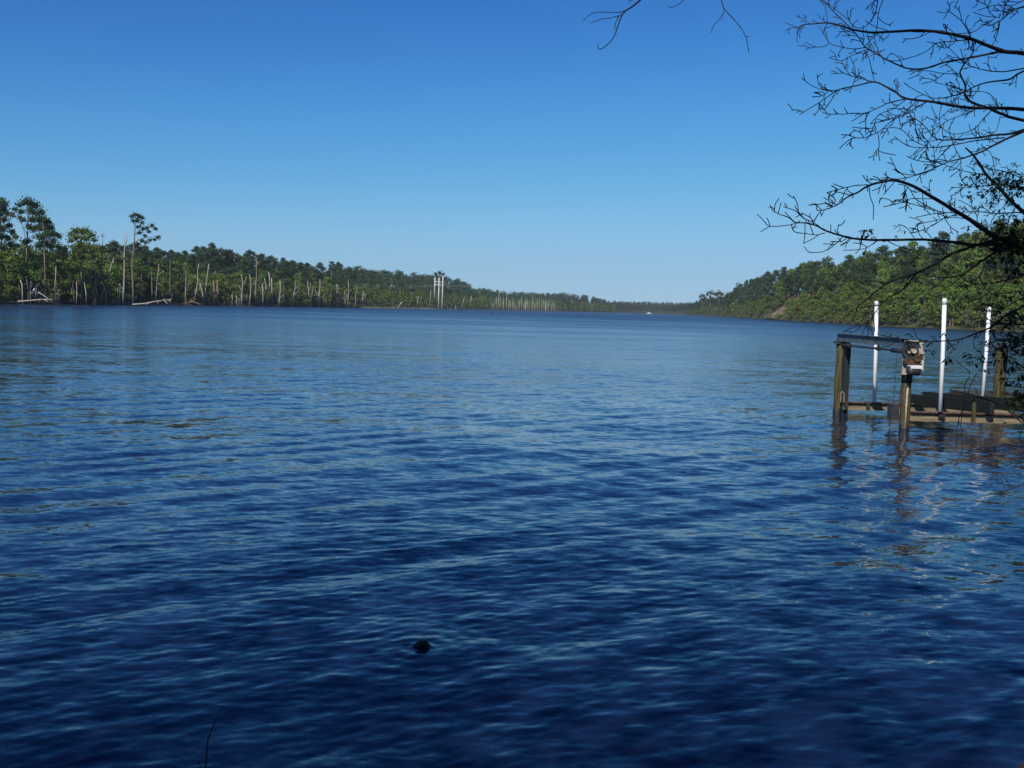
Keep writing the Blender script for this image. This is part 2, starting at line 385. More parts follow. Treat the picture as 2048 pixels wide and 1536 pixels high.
def spot(px, t):                    # ground point t metres behind the shore at a photo column
    b = bearing(px); y = shore(b) + t
    return Vector((math.tan(b) * y, y, gz(b, y))), b, y
def shore_px_step(px, metres):      # photo columns per so many metres of shore
    b = bearing(px); return metres / (shore(b)) * FPX
cnt = {'l': 0, 'p': 0, 's': 0, 'g': 0}
def row(px0, px1, t0, t1, step, kind, hs_, side, skip=lambda px, t: False):
    px = px0
    while px < px1:
        t = rnd.uniform(t0, t1)
        if not skip(px, t):
            p, b, y = spot(px, t)
            far = px1 > 300
            if kind == 'p':
                pr = rnd.choice(PP); sc = rnd.uniform(*hs_) / 17.5
                lab, cat, grp = {'L': ('dark green pine rising at the back of the left bank wood', 'pine tree', 'pines of the left bank wood'),
                                 'R': ('dark green pine on the slope of the right hand hill', 'pine tree', 'pines of the right hand hill')}[side]
            elif kind == 'l':
                pr = rnd.choice(LP); sc = rnd.uniform(*hs_) / 11
                lab, cat, grp = {'L': ('spring green leafy tree in the lower front of the left bank wood', 'tree', 'leafy trees of the left bank wood'),
                                 'R': ('spring green leafy tree on the lower right hand hill', 'tree', 'leafy trees of the right hand hill')}[side]
            elif kind == 'g':
                pr = rnd.choice(GP); sc = rnd.uniform(*hs_) / 11
                lab, cat, grp = {'L': ('thin pale budding tree with grey trunk in the left bank wood', 'tree', 'pale budding trees of the left bank'),
                                 'R': ('thin pale budding tree with grey trunk on the right hand hill', 'tree', 'pale budding trees of the right hill')}[side]
            else:
                pr = rnd.choice(SP); sc = rnd.uniform(*hs_) / 4.6
                lab, cat, grp = {'L': ('low green shrub at the waterline of the left bank', 'shrub', 'shrubs along the left waterline'),
                                 'R': ('low green shrub hanging over the waterline of the right bank', 'shrub', 'shrubs along the right waterline')}[side]
            place(pr, p, rnd.uniform(0, 6.28), sc, lab, cat, grp); cnt[kind] += 1
        px += shore_px_step(px, step * rnd.uniform(.6, 1.4))
# left bank, near to middle distance
row(-60, 640, 1, 4, 3.4, 's', (2.5, 4.6), 'L')
row(-60, 680, 4, 9, 3.6, 'l', (7, 11), 'L')
row(-60, 680, 10, 18, 4.2, 'l', (9, 13), 'L')
row(-60, 680, 20, 32, 5.0, 'l', (10, 14), 'L')
row(-40, 660, 6, 35, 11, 'g', (9, 14), 'L')
row(-60, 420, 30, 48, 6, 'l', (13, 16.5), 'L')
row(420, 680, 34, 60, 9, 'l', (12, 15), 'L')
row(-60, 700, 28, 42, 5.5, 'p', (11, 15), 'L')
row(-60, 700, 44, 66, 5.2, 'p', (13, 17), 'L')
row(-60, 700, 70, 100, 4.5, 'p', (14, 18), 'L')
row(230, 700, 105, 145, 6.5, 'p', (14, 18.5), 'L')
# right hill; the cleared earth bank stays free of trees
def scar(px, t): s_ = (px - 1528) * 1.02; return 1522 < px < 1635 and s_ - 60 < t < min(s_ + 9, 66) and (t > 9 or px < 1585)
row(1530, 2110, 1, 4, 3.6, 's', (3, 6), 'R')
row(1530, 2110, 4, 11, 3.8, 'l', (8, 12), 'R', scar)
row(1530, 2110, 13, 24, 4.4, 'l', (9, 13), 'R', scar)
row(1545, 2110, 26, 42, 5.2, 'l', (9, 13), 'R', scar)
row(1530, 2110, 20, 90, 11, 'g', (9, 13), 'R', scar)
row(1530, 2110, 42, 60, 7, 'p', (11, 15), 'R', scar)
row(1560, 2110, 44, 62, 7, 'l', (10, 14), 'R', scar)
row(1530, 2110, 64, 82, 6.5, 'p', (12, 16), 'R', scar)
row(1560, 2110, 66, 90, 7, 'l', (12, 16), 'R', scar)
row(1500, 2110, 86, 112, 5.2, 'p', (14.5, 18), 'R')
row(1600, 2110, 92, 112, 6, 'l', (14, 17), 'R')
print('TREES', cnt)
# distant woods: merged mass
def mass(name, kinds, px0, px1, rows, seed):
    global rnd
    keep = rnd; rnd = random.Random(seed)
    vs = []; fs = []; cs = []; off = 0
    def small(h, w, pine):
        mb = MB()
        if pine:
            for i in range(7):
                t = .3 + .66 * (i + rnd.random()) / 7; a = rnd.uniform(0, 6.28); q = w * .3 * (1.15 - t) * 1.6
                lobe(mb, (math.cos(a) * q, math.sin(a) * q, h * t), w * .34, 20, .95, .6, rnd.random(), .3)
            mb.tube([(0, 0, -1), (0, 0, h * .8)], [.3, .12], 3, False, .2)
        else:
            for i in range(8):
                t = .15 + .8 * (i + rnd.random()) / 8; a = rnd.uniform(0, 6.28); q = w * .25
                lobe(mb, (math.cos(a) * q, math.sin(a) * q, h * t), w * .3, 16, .7, .8, rnd.random(), .3)
        return np.array(mb.v), np.array([f for f in mb.f if len(f) == 4]), np.array([c for c, f in zip(mb.c, mb.f) if len(f) == 4])
    P = [small(17, 8, True) for _ in range(4)] if kinds == 'p' else [small(11, 7, False) for _ in range(4)]
    spots = []
    for (t0, t1, step, h0, h1) in rows:
        px = px0
        while px < px1:
            t = t0 + rnd.uniform(0, step)
            while t < t1:
                spots.append((px + rnd.uniform(-.5, .5) * shore_px_step(px, step), t, h0, h1)); t += step * rnd.uniform(.8, 1.5)
            px += shore_px_step(px, step)
    for (px, t, h0, h1) in spots:
        if True:
            p, b, y = spot(px, t); v, f, c = rnd.choice(P)
            a = rnd.uniform(0, 6.28); s = rnd.uniform(h0, h1) / (17 if kinds == 'p' else 11)
            ca, sa = math.cos(a), math.sin(a)
            w = np.stack([v[:, 0] * ca - v[:, 1] * sa, v[:, 0] * sa + v[:, 1] * ca, v[:, 2]], -1) * s + np.array(p)
            vs.append(w); fs.append(f + off); off += len(w); cs.append(np.clip(c * .6 + rnd.random() * .6 - .1, 0, 1))
    print(name, len(spots))
    rnd = keep
    vs = np.concatenate(vs); fs = np.concatenate(fs); cs = np.concatenate(cs)
    me = bpy.data.meshes.new(name); me.vertices.add(len(vs)); me.vertices.foreach_set('co', vs.astype(np.float32).ravel())
    me.loops.add(fs.size); me.loops.foreach_set('vertex_index', fs.astype(np.int32).ravel()); me.polygons.add(len(fs))
    me.polygons.foreach_set('loop_start', np.arange(0, fs.size, 4, dtype=np.int32)); me.polygons.foreach_set('loop_total', np.full(len(fs), 4, np.int32))
    at_ = me.attributes.new('tone', 'FLOAT', 'FACE'); at_.data.foreach_set('value', cs.astype(np.float32)); me.update()
    me.materials.append(M['pine'] if kinds == 'p' else M['leaf'])
    o = bpy.data.objects.new(name, me); COL.objects.link(o); return o
def stuff(o, label): tag(o, label, 'woodland', kind='stuff')
stuff(mass('pine_wood', 'p', 680, 1130, [(60, 225, 7.5, 13, 18)], 3), 'dark pine wood along the skyline behind the white utility poles')
stuff(mass('leafy_wood', 'l', 650, 960, [(3, 75, 6.5, 8, 13)], 4), 'spring green wood along the shore around the utility poles')
stuff(mass('far_leafy_wood', 'l', 960, 1225, [(3, 95, 9, 10, 15)], 6), 'pale green far wood ending in bright bushes at the water')
stuff(mass('far_pine_wood', 'p', 1120, 1420, [(5, 280, 11, 13, 18)], 8), 'low dark wood on the farthest shore across the lake')
stuff(mass('point_pine_wood', 'p', 1395, 1531, [(22, 118, 6.5, 13, 17)], 9), 'dark pines at the far left end of the right hand hill')
stuff(mass('point_leafy_wood', 'l', 1380, 1530, [(2, 32, 5.5, 7, 12)], 10), 'green trees along the water below the far end of the right hand hill')

# cleared earth slope on the right hill
sc_ = MB(); S = 24
for i in range(S + 1):
    px = 1530 + (1618 - 1530) * i / S
    for j in range(7):
        t = (px - 1528) * 1.02 - 8 + (j - 3) * 5.2 * (1 - .35 * i / S) + 2 * math.sin(i * .9 + j)
        p, b, y = spot(px, max(.5, t)); sc_.v.append((p.x, p.y, p.z + .75))
sc_.f = [(i * 7 + j, i * 7 + j + 1, (i + 1) * 7 + j + 1, (i + 1) * 7 + j) for i in range(S) for j in range(6)]; sc_.c = [.5] * len(sc_.f)
tag(sc_.build('earth_slope', mat('bare_earth', (.13, .10, .06), (.30, .21, .13), .95, .22, .1), None, True), kind='structure')
# mud and grass flat on the left shore
for nm_, px0, px1, t0, t1, c1, c2 in (('grass_flat', 722, 800, -16, 6, (.20, .20, .05), (.32, .30, .10)), ('mud_flat', 250, 560, -4, 3, (.16, .11, .07), (.27, .20, .13)), ('sand_flat', 800, 875, -14, 6, (.26, .22, .14), (.38, .33, .22))):
    fm = MB(); S = 30
    for i in range(S + 1):
        px = px0 + (px1 - px0) * i / S; e = min(1, min(i, S - i) / 5)
        for j in range(5):
            p, b, y = spot(px, t0 * e + (t1 - t0 * e) * j / 4); fm.v.append((p.x, p.y, [.0, .25, .35, .45, .9][j] * (1 if j else 0) - .03 + .08 * math.sin(i * 1.7 + j)))
    fm.f = [(i * 5 + j, i * 5 + j + 1, (i + 1) * 5 + j + 1, (i + 1) * 5 + j) for i in range(S) for j in range(4)]; fm.c = [.5] * len(fm.f)
    tag(fm.build(nm_, mat(nm_, c1, c2, .95, .3, .1), None, True), kind='structure')

# ------------------------------------------------------------ single trees that stand out
def px_tube(mb, pts, w, d, jit=0, n=5, wy=None):
    """a tapered limb through photo points, standing at depth d; widths in photo px"""
    k = len(pts); P = []; rr = []
    for i, (x, y) in enumerate(pts):
        dd = d + (jit * math.sin(i * 1.9 + x) if i else 0); P.append(at(x, y, dd))
        ww = w if not hasattr(w, '__len__') else w[0] + (w[1] - w[0]) * i / max(1, k - 1)
        rr.append(max(.012, ww / 2 / FPX * d))
    mb.tube(P, rr, n)
def rel(root, o): o.parent = root; o.matrix_parent_inverse = Matrix.Translation(root.location).inverted()
def sprig_twigs(mb, pts, w, d, amount, L):
    for (x0, y0), (x1, y1) in zip(pts[:-1], pts[1:]):
        for _ in range(amount):
            u = rnd.random(); x = x0 + (x1 - x0) * u; y = y0 + (y1 - y0) * u; s = rnd.choice((-1, 1)); l = L * rnd.uniform(.4, 1)
            px_tube(mb, [(x, y), (x + s * l * .5, y - l * .5), (x + s * l * .8, y - l)], (w * .5, w * .25), d, .4, 3)
# (photo polylines, width, extra depth, material, label)
SN = [
 ([[(45, 606), (45, 585), (44, 568), (40, 560)]], (3.2, 1.6), 'snag', 'short pale dead trunk bent left at its top beside the fallen log'),
 ([[(61, 605), (61, 585), (62, 562)], [(61, 580), (65, 566)]], (1.8, .8), 'snag', 'thin dead stem standing left of the perched white bird'),
 ([[(71, 605), (72, 585), (73, 566)], [(79, 605), (75, 592), (73, 584)], [(73, 575), (79, 567)]], (2.4, 1.2), 'snag', 'two dead stems crossing like a tepee beside the perched white bird'),
 ([[(109, 586), (111, 560), (112, 532)]], (2.4, 1.2), 'snag', 'straight pale dead trunk among green leaves right of the tepee of dead stems'),
 ([[(153, 606), (154, 585), (153, 562)]], (2.6, 1), 'snag', 'short pale stem left of the forked leafy dead tree'),
 ([[(173, 607), (172, 585), (169, 566), (168, 556)], [(170, 562), (176, 564)]], (2.4, 1), 'snag', 'pale stem with a small top twig nearest left of the forked dead tree'),
 ([[(190, 607), (192, 580), (191, 555), (188, 525), (187, 500), (189, 488)], [(193, 572), (200, 545), (205, 520), (204, 495), (206, 471)], [(200, 548), (212, 525), (220, 508)], [(189, 520), (183, 500)], [(203, 512), (200, 490)]], (5.2, 1.2), 'snagbrown', 'tall forked brown dead tree with two leafy leaders near the left edge'),
 ([[(214, 570), (218, 550), (223, 530), (228, 515)]], (2.6, 1.4), 'snag', 'leaning pale dead pole right of the forked brown dead tree'),
 ([[(211, 607), (212, 595), (212, 584)]], (2.6, 2), 'snag', 'short pale stump below the leaning dead pole'),
 ([[(235, 607), (237, 588), (239, 567)], [(237, 590), (242, 580)]], (3.6, 1.4), 'snag', 'short stout pale snag left of the tallest white snag'),
 ([[(246, 607), (248, 570), (249, 530), (249, 495), (250, 462)], [(250, 500), (254, 478), (255, 470)], [(249, 520), (246, 505)]], (4.4, 1), 'snag', 'tallest straight white snag left of the lopsided pine'),
 ([[(257, 606), (259, 585), (258, 560)]], (1.6, .8), 'snag', 'very thin stem between the tallest snag and the lopsided pine'),
 ([[(265, 606), (272, 596), (275, 586)]], (2, 1), 'snag', 'low pale stem leaning right at the foot of the lopsided pine'),
 ([[(311, 606), (313, 580), (315, 555), (318, 528)], [(314, 565), (325, 572)], [(316, 545), (320, 538)]], (2.2, 1), 'snag', 'thin grey stem behind the washed up log pile'),
 ([[(386, 603), (392, 585), (396, 560), (395, 545), (397, 528)], [(396, 560), (388, 550)]], (3, 1), 'snag', 'left leaning grey snag left of the sinuous pale trunk'),
 ([[(401, 612), (406, 596), (404, 582), (400, 566)]], (3.2, 1.6), 'snag', 'sinuous pale trunk standing in the shallows'),
 ([[(410, 605), (411, 580), (414, 555), (418, 528)]], (2.6, 1.4), 'snag', 'tall straight grey snag right of the sinuous trunk'),
 ([[(427, 611), (429, 590), (427, 562)], [(427, 590), (422, 570)]], (5, 2.5), 'snagbrown', 'thick pinkish brown trunk, left one of the close pair'),
 ([[(435, 611), (436, 585), (434, 560)]], (4.5, 2.5), 'snagbrown', 'thick pinkish brown trunk, right one of the close pair'),
 ([[(464, 612), (465, 596), (463, 590)]], (2, 1), 'snag', 'small dead stem just left of the jagged root stump'),
 ([[(470, 613), (474, 600), (472, 590)], [(475, 612), (478, 603), (479, 596)]], (3.2, 1.4), 'snag', 'jagged pale root stump at the water edge'),
 ([[(484, 613), (484, 590), (486, 570), (482, 548)], [(485, 580), (490, 562), (493, 552)], [(484, 585), (478, 570)]], (3.2, 1), 'snag', 'pale snag with a spreading fork behind the jagged stump'),
 ([[(498, 613), (501, 590), (502, 568), (499, 548)]], (2.4, 1.2), 'snag', 'slim grey snag left of the tall brown based snag'),
 ([[(511, 613), (511, 585), (513, 555), (513, 515)], [(512, 575), (508, 560)]], (5, 1.2), 'snagbrown', 'tall snag with a swollen brown base in the middle left shallows'),
 ([[(526, 612), (526, 590), (525, 568)]], (2.6, 1.4), 'snag', 'grey stub left of the trio of white snags'),
 ([[(534, 613), (533, 590), (532, 572), (529, 556)]], (2.6, 1.4), 'snag', 'left one of the trio of white snags'),
 ([[(538, 613), (538, 585), (540, 560), (537, 544)]], (3.2, 1.6), 'snag', 'tallest and middle one of the trio of white snags'),
 ([[(545, 613), (544, 585), (543, 556)]], (3, 1.4), 'snag', 'right one of the trio of white snags'),
 ([[(558, 613), (559, 596), (561, 580), (560, 559)], [(560, 598), (566, 588)]], (3.2, 1.4), 'snag', 'white snag right of the trio with a low side branch'),
 ([[(585, 614), (587, 595), (590, 578), (591, 562)], [(588, 592), (600, 577)], [(588, 596), (580, 582)], [(590, 580), (600, 568)]], (3, 1), 'snag', 'yellowish leafing snag with spread arms in the shallows'),
 ([[(620, 615), (619, 600), (617, 582), (615, 562)], [(620, 603), (625, 585), (627, 572)], [(618, 588), (621, 570), (621, 565)]], (3, 1.2), 'snag', 'white snag splitting into a narrow V'),
 ([[(638, 614), (638, 590), (640, 575), (640, 558)], [(638, 596), (631, 583), (627, 572)], [(636, 598), (630, 590)]], (3.4, 1.2), 'snag', 'white snag with one arm raised to its left'),
 ([[(635, 615), (635, 607), (634, 598)]], (1.8, 1), 'snag', 'short thin stick at the foot of the one armed snag'),
 ([[(652, 614), (651, 602), (652, 594)]], (1.8, 1), 'snagbrown', 'small dark stub between two pairs of white snags'),
 ([[(675, 617), (675, 600), (674, 585), (673, 568)], [(675, 590), (677, 578), (676, 569)]], (3.2, 1.4), 'snag', 'stout white snag with a notched top in open water'),
 ([[(695, 617), (696, 598), (698, 580), (696, 560)], [(696, 590), (703, 578)], [(696, 596), (688, 582)]], (2.8, 1), 'snag', 'pale snag under a thin green crown'),
 ([[(690, 612), (692, 600), (693, 590)]], (1.4, .8), 'snag', 'thin stick left of the thin crowned snag'),
 ([[(712, 617), (711, 598), (713, 572)], [(712, 604), (716, 598)]], (3, 1.2), 'snagbrown', 'snag with a reddish foot before the grass flat'),
 ([[(724, 618), (725, 600), (727, 582)], [(725, 604), (731, 592), (730, 588)]], (3.2, 1.2), 'snag', 'pale forked snag at the left end of the grass flat'),
 ([[(793, 621), (798, 612), (805, 604)], [(798, 613), (802, 604)]], (3, 1.6), 'snag', 'driftwood stump leaning right in open water before the grass flat'),
 ([[(815, 614), (812, 606), (808, 602)]], (2.6, 1.4), 'snag', 'stubby driftwood leaning left on the sand flat'),
 ([[(836, 614), (835, 600), (838, 592)], [(836, 600), (832, 593)]], (2.4, 1), 'snag', 'pale forked stem left of the utility poles'),
 ([[(859, 616), (860, 600), (862, 580)]], (1.8, .8), 'snag', 'slim snag just left of the utility poles'),
 ([[(896, 622), (901, 618), (906, 622), (912, 617), (910, 612)], [(898, 620), (894, 611)]], (2.2, 1.2), 'snag', 'tangled root wad in the water right of the utility poles'),
 ([[(923, 617), (926, 605), (929, 594)]], (2.2, 1), 'snag', 'grey snag right of the tangled root wad'),
 ([[(939, 617), (941, 605), (943, 592)]], (1.8, 1), 'snag', 'thin grey snag farther right of the root wad'),
 ([[(1052, 625), (1051, 614), (1053, 603)], [(1051, 616), (1047, 607)]], (3.4, 1.6), 'snag', 'thickest white snag at the front of the drowned grove'),
 ([[(1090, 626), (1092, 616), (1091, 604)]], (2.4, 1.2), 'snag', 'snag with a dark foot at the right end of the drowned grove'),
]
def snag_depth(base_y, x):
    return max(60, EYE * FPX / max(2.2, (base_y - yh(x)) ) )
for lines, w, mn, lab in SN:
    bx, by = lines[0][0]; b = bearing(bx); d = shore(b) - 2.5
    base = at(bx, by, d); base.z = max(-.1, gz(b, d)) if d > shore(b) else 0
    root = empty('dead_tree', base)
    tag(root, lab, 'dead tree', 'dead trees standing along the left shore')
    mb = MB(); L0 = [(bx, by + 3)] + lines[0][1:]; px_tube(mb, L0, (w[0] * 1.1, w[1]), d, .5, 6)
    o = mb.build('trunk', M[mn], root, True); o.matrix_parent_inverse = Matrix.Translation(base).inverted()
    if len(lines) > 1 or w[0] > 2:
        for ln in lines[1:]:
            m2 = MB(); px_tube(m2, ln, (w[0] * .5, w[1] * .7), d, .6, 5)
            if len(ln) > 2: sprig_twigs(m2, ln, w[1], d, 1, 5)
            o = m2.build('limb', M[mn], root, True); o.matrix_parent_inverse = Matrix.Translation(base).inverted()
    if 'leaf' in lab or 'crown' in lab:
        m3 = MB()
        pts = [p for ln in lines for p in ln[2:]] if 'forked brown' in lab else ([(696, 562), (700, 568), (690, 570), (697, 556)] if 'crown' in lab else [(600, 572), (582, 580), (598, 584), (590, 566), (576, 590), (600, 592)])
        for (x, y) in pts: lobe(m3, at(x, y, d), 4.2 / FPX * d, 26, .22, 1.2, .7, .2)
        o = m3.build('foliage', M['leaf'] if 'crown' not in lab else M['pale'], root); o.matrix_parent_inverse = Matrix.Translation(base).inverted()
for i in range(40):
    px = 40 + (i * 37.7 * 23) % 850 + rnd.uniform(-9, 9); b = bearing(px); d = shore(b) + rnd.uniform(-2, 1); base = at(px, yh(px), d); base.z = 0
    root = empty('dead_tree', base); tag(root, 'thin grey dead trunk among the shrubs of the left bank', 'dead tree', 'thin grey trunks along the left bank')
    h = rnd.uniform(3, 8 if px < 250 else 12) * (1.5 if 300 < px < 420 else 1); mb = MB(); lx = rnd.uniform(-1.2, 1.2); r0 = rnd.uniform(.07, .15) * (1 + d / 700)
    mb.tube([(0, 0, -.5), (lx * .3 + rnd.uniform(-.2, .2), 0, h * .4), (lx * .6, .2, h * .7), (lx, .3, h)], [r0 * 1.2, r0, r0 * .7, r0 * .3], 5)
    mb.build('trunk', rnd.choice((M['greywood'], M['greywood'], M['snagbrown'], M['snag'])), root, True)
    if rnd.random() < .6:
        mb = MB(); sx = rnd.choice((-1, 1)); mb.tube([(lx * .3, 0, h * .4), (lx * .4 + sx * h * .08, .1, h * .6), (lx * .5 + sx * h * .12, .2, h * .8)], [r0 * .6, r0 * .45, r0 * .2], 4); mb.build('limb', M['snag'], root, True)
# the drowned grove: many thin white trunks
for i in range(34):
    px = 985 + i * 3.9 + rnd.uniform(-1.4, 1.4)
    if px > 1112: break
    d = rnd.uniform(820, 1150); base = at(px, 624, d); base.z = 0
    h = rnd.uniform(8, 16); root = empty('dead_tree', base)
    tag(root, 'thin white dead trunk in the drowned grove before the far pale wood', 'dead tree', 'drowned grove of thin white trunks')
    mb = MB(); lx = rnd.uniform(-.6, .6)
    mb.tube([(0, 0, -.5), (lx * .3, 0, h * .5), (lx, .3, h)], [.36, .26, .1], 5); 
    if rnd.random() < .5: mb.tube([(lx * .3, 0, h * .5), (lx * .3 + rnd.choice((-1, 1)) * 1.6, .3, h * .78)], [.16, .06], 4)
    mb.build('trunk', M['snag'], root, True)

# tall single pines and one round green tree on the left bank, crowns shaped after the photo
def hero(px, base_y, d, trunk, tw, limbs, lobes, label, cat, mn='pine', size=.36, dens=60, name='pine_tree', tm='pinebark'):
    base = at(px, base_y, d); base.z = gz(bearing(px), d)
    root = empty(name, base); tag(root, label, cat)
    inv = Matrix.Translation(base).inverted()
    mb = MB(); px_tube(mb, trunk, tw, d, .5, 7); o = mb.build('trunk', M[tm], root, True); o.matrix_parent_inverse = inv
    mb = MB()
    for ln in limbs: px_tube(mb, ln, (1.6, .7), d, 1.2, 4)
    if limbs: o = mb.build('limbs', M[tm], root, True); o.matrix_parent_inverse = inv
    mb = MB()
    for (x, y, r) in lobes:
        c = at(x, y, d + rnd.uniform(-1, 1) * r / FPX * d * 1.5); lobe(mb, c, r / FPX * d, int(dens * 4.2 * (r / 9) ** 1.4) + 16, size * 1.1, .75, rnd.uniform(.2, .8), .25, True)
    o = mb.build('crown', M[mn], root); o.matrix_parent_inverse = inv
    return root
hero(52, 606, 285, [(52, 612), (52, 540), (55, 470), (57, 420), (58, 402)], (4.5, 1.4), [[(55, 470), (40, 440), (28, 418)], [(55, 478), (75, 465)], [(57, 430), (42, 412)], [(54, 490), (46, 455)]],
     [(58, 405, 11), (48, 407, 8), (70, 412, 9), (38, 410, 5), (30, 419, 5), (42, 425, 6), (62, 422, 10), (74, 428, 9), (46, 440, 6), (40, 436, 4), (66, 440, 10), (80, 442, 9), (58, 455, 6), (70, 458, 10), (84, 458, 9), (92, 448, 7), (48, 483, 5), (56, 483, 6)],
     'tall pine with a ragged broad crown near the left edge', 'pine tree')
hero(92, 606, 280, [(92, 612), (90, 540), (88, 470), (84, 430)], (4, 1.4), [[(88, 480), (105, 470), (116, 468)]],
     [(84, 425, 7), (78, 440, 8), (90, 440, 8), (98, 445, 6), (86, 455, 10), (100, 456, 8), (106, 468, 8), (94, 470, 11), (80, 475, 9), (114, 470, 6), (118, 474, 4), (106, 482, 8), (90, 488, 10), (78, 492, 9), (102, 494, 9), (116, 494, 8), (128, 498, 7)],
     'dense dark pine right behind the ragged tall pine', 'pine tree')
hero(4, 606, 275, [(4, 612), (4, 540), (2, 470), (0, 405)], (4.5, 1.4), [[(3, 480), (20, 440), (26, 430)]],
     [(0, 402, 9), (8, 408, 8), (-8, 408, 9), (6, 420, 9), (-4, 428, 10), (14, 428, 5), (24, 430, 5), (8, 440, 9), (-6, 446, 10), (4, 458, 9), (18, 452, 6), (0, 472, 10), (14, 478, 8), (24, 464, 6), (30, 474, 6), (22, 490, 9), (6, 494, 10), (34, 492, 6)],
     'tall dark pine cut off by the left edge of the photo', 'pine tree')
hero(267, 603, 300, [(267, 610), (266, 570), (264, 530), (268, 490), (270, 460), (270, 428)], (4.6, 1.4), [[(269, 470), (285, 458), (303, 452)], [(268, 485), (290, 474), (316, 474)], [(270, 450), (262, 440)], [(270, 500), (278, 486), (300, 480)], [(268, 510), (260, 500)]],
     [(271, 430, 6), (278, 433, 6), (284, 436, 5), (264, 434, 4), (275, 442, 6), (266, 442, 3), (284, 446, 4), (276, 454, 5), (286, 458, 5), (294, 456, 4), (304, 452, 5), (311, 458, 4), (298, 464, 4), (280, 466, 5), (290, 472, 4), (316, 475, 5), (309, 480, 4), (300, 481, 4), (284, 482, 5), (276, 488, 5), (292, 486, 3)],
     'lopsided tall pine with its sparse crown blown to the right', 'pine tree', dens=46, size=.3)
hero(163, 606, 292, [(163, 612), (163, 560), (161, 500), (162, 470)], (4, 1.4), [[(161, 510), (148, 480)], [(161, 505), (178, 480)]],
     [(162, 464, 9), (152, 462, 8), (172, 463, 8), (144, 470, 8), (182, 470, 8), (154, 476, 10), (170, 477, 10), (142, 482, 6), (188, 480, 6), (162, 490, 11), (150, 496, 8), (176, 494, 9), (164, 508, 10), (152, 514, 8), (176, 512, 9)],
     'round topped light green tree left of the forked dead tree', 'tree', 'leaf', .34, 60, 'leafy_tree')
hero(882, 616, 1010, [(880, 616), (880, 575), (879, 548)], (2.4, 1), [[(880, 565), (872, 552)]], [(879, 546, 5), (872, 549, 4), (886, 549, 4), (875, 555, 3), (884, 556, 4)],
     'single dark pine top showing just above the utility poles', 'pine tree', size=.8, dens=50)
hero(664, 600, 640, [(664, 600), (663, 560), (663, 528)], (1.8, .8), [], [(663, 526, 4), (668, 530, 3), (660, 532, 3), (676, 527, 4), (673, 533, 3), (664, 538, 4)],
     'thin stemmed pine poking above the middle of the left ridge', 'pine tree', size=.6, dens=50)
for i, (px, ty, w, lab) in enumerate([(1404, 588, 5, 'small pine at the tip of the right hand point'), (1421, 583, 7, 'umbrella shaped pine on the right hand point'), (1438, 584, 7, 'second umbrella shaped pine on the right hand point'), (1458, 586, 6, 'pine joining the right hand point to the hill')]):
    d = shore(bearing(px)) + 8
    hero(px, 630, d, [(px, 631), (px, 600), (px, ty + 3)], (1.8, .8), [], [(px, ty + 3, w), (px - w * .8, ty + 6, w * .6), (px + w * .8, ty + 5, w * .7), (px - 1, ty + 11, w * .6)], lab, 'pine tree', size=.9, dens=40)

# fallen logs
def log_thing(lines, w, d, lab, name='fallen_log', mn='snag'):
    x, y = lines[0][0]; base = at(x, y, d); root = empty(name, base); tag(root, lab, 'log'); inv = Matrix.Translation(base).inverted()
    for i, ln in enumerate(lines):
        mb = MB(); px_tube(mb, ln, (w, w * .5) if i == 0 else (w * .6, w * .3), d, .4, 6)
        o = mb.build('trunk' if i == 0 else 'limb', M[mn], root, True); o.matrix_parent_inverse = inv
log_thing([[(36, 603), (60, 601), (85, 599), (106, 599)]], 3.2, 255, 'long pale fallen log lying under the perched white bird')
log_thing([[(76, 584), (86, 590), (95, 597), (110, 606)], [(88, 599), (98, 605)]], 2.6, 252, 'pale broken log slanting down right of the perched white bird')
log_thing([[(265, 609), (290, 607), (310, 603), (335, 600), (344, 598)], [(318, 602), (314, 609)], [(328, 601), (337, 609)], [(322, 602), (330, 597)], [(338, 600), (342, 605)], [(300, 605), (292, 609)]], 3, 290, 'washed up pale tree with roots along the left waterline')
log_thing([[(547, 607), (555, 611), (562, 614)]], 2.6, 500, 'short pale log slanting into the water right of the trio of snags')
log_thing([[(372, 607), (385, 603), (395, 607), (404, 610)], [(385, 603), (378, 598)]], 3, 400, 'brown driftwood heap left of the sinuous trunk', mn='snagbrown')
# white bird on its perch
bd = 256; bp = at(68, 581, bd)
bird = empty('bird', bp); tag(bird, 'small white bird perched among the dead stems on the left bank', 'bird')
mb = MB(); mb.tube([(-.22, 0, -.22), (-.12, 0, -.02), (.0, 0, .22), (.08, 0, .42), (.1, 0, .52)], [.05, .15, .19, .12, .04], 8)
mb.build('body', M['whitep'], bird, True)
mb = MB(); mb.tube([(.1, 0, .46), (.12, 0, .58), (.2, 0, .62)], [.07, .1, .03], 8); mb.tube([(.2, 0, .6), (.34, 0, .58)], [.03, .006], 5); mb.build('head', M['whitep'], bird, True)
mb = MB(); mb.tube([(0, 0, .04), (0, 0, -.35)], .02, 4); mb.tube([(.07, 0, .06), (.07, 0, -.35)], .02, 4); mb.build('legs', M['darksteel'], bird)
log_thing([[(60, 586), (66, 585.5), (74, 584.5)]], 1.4, 256.3, 'thin level dead branch that the white bird stands on', 'fallen_branch')

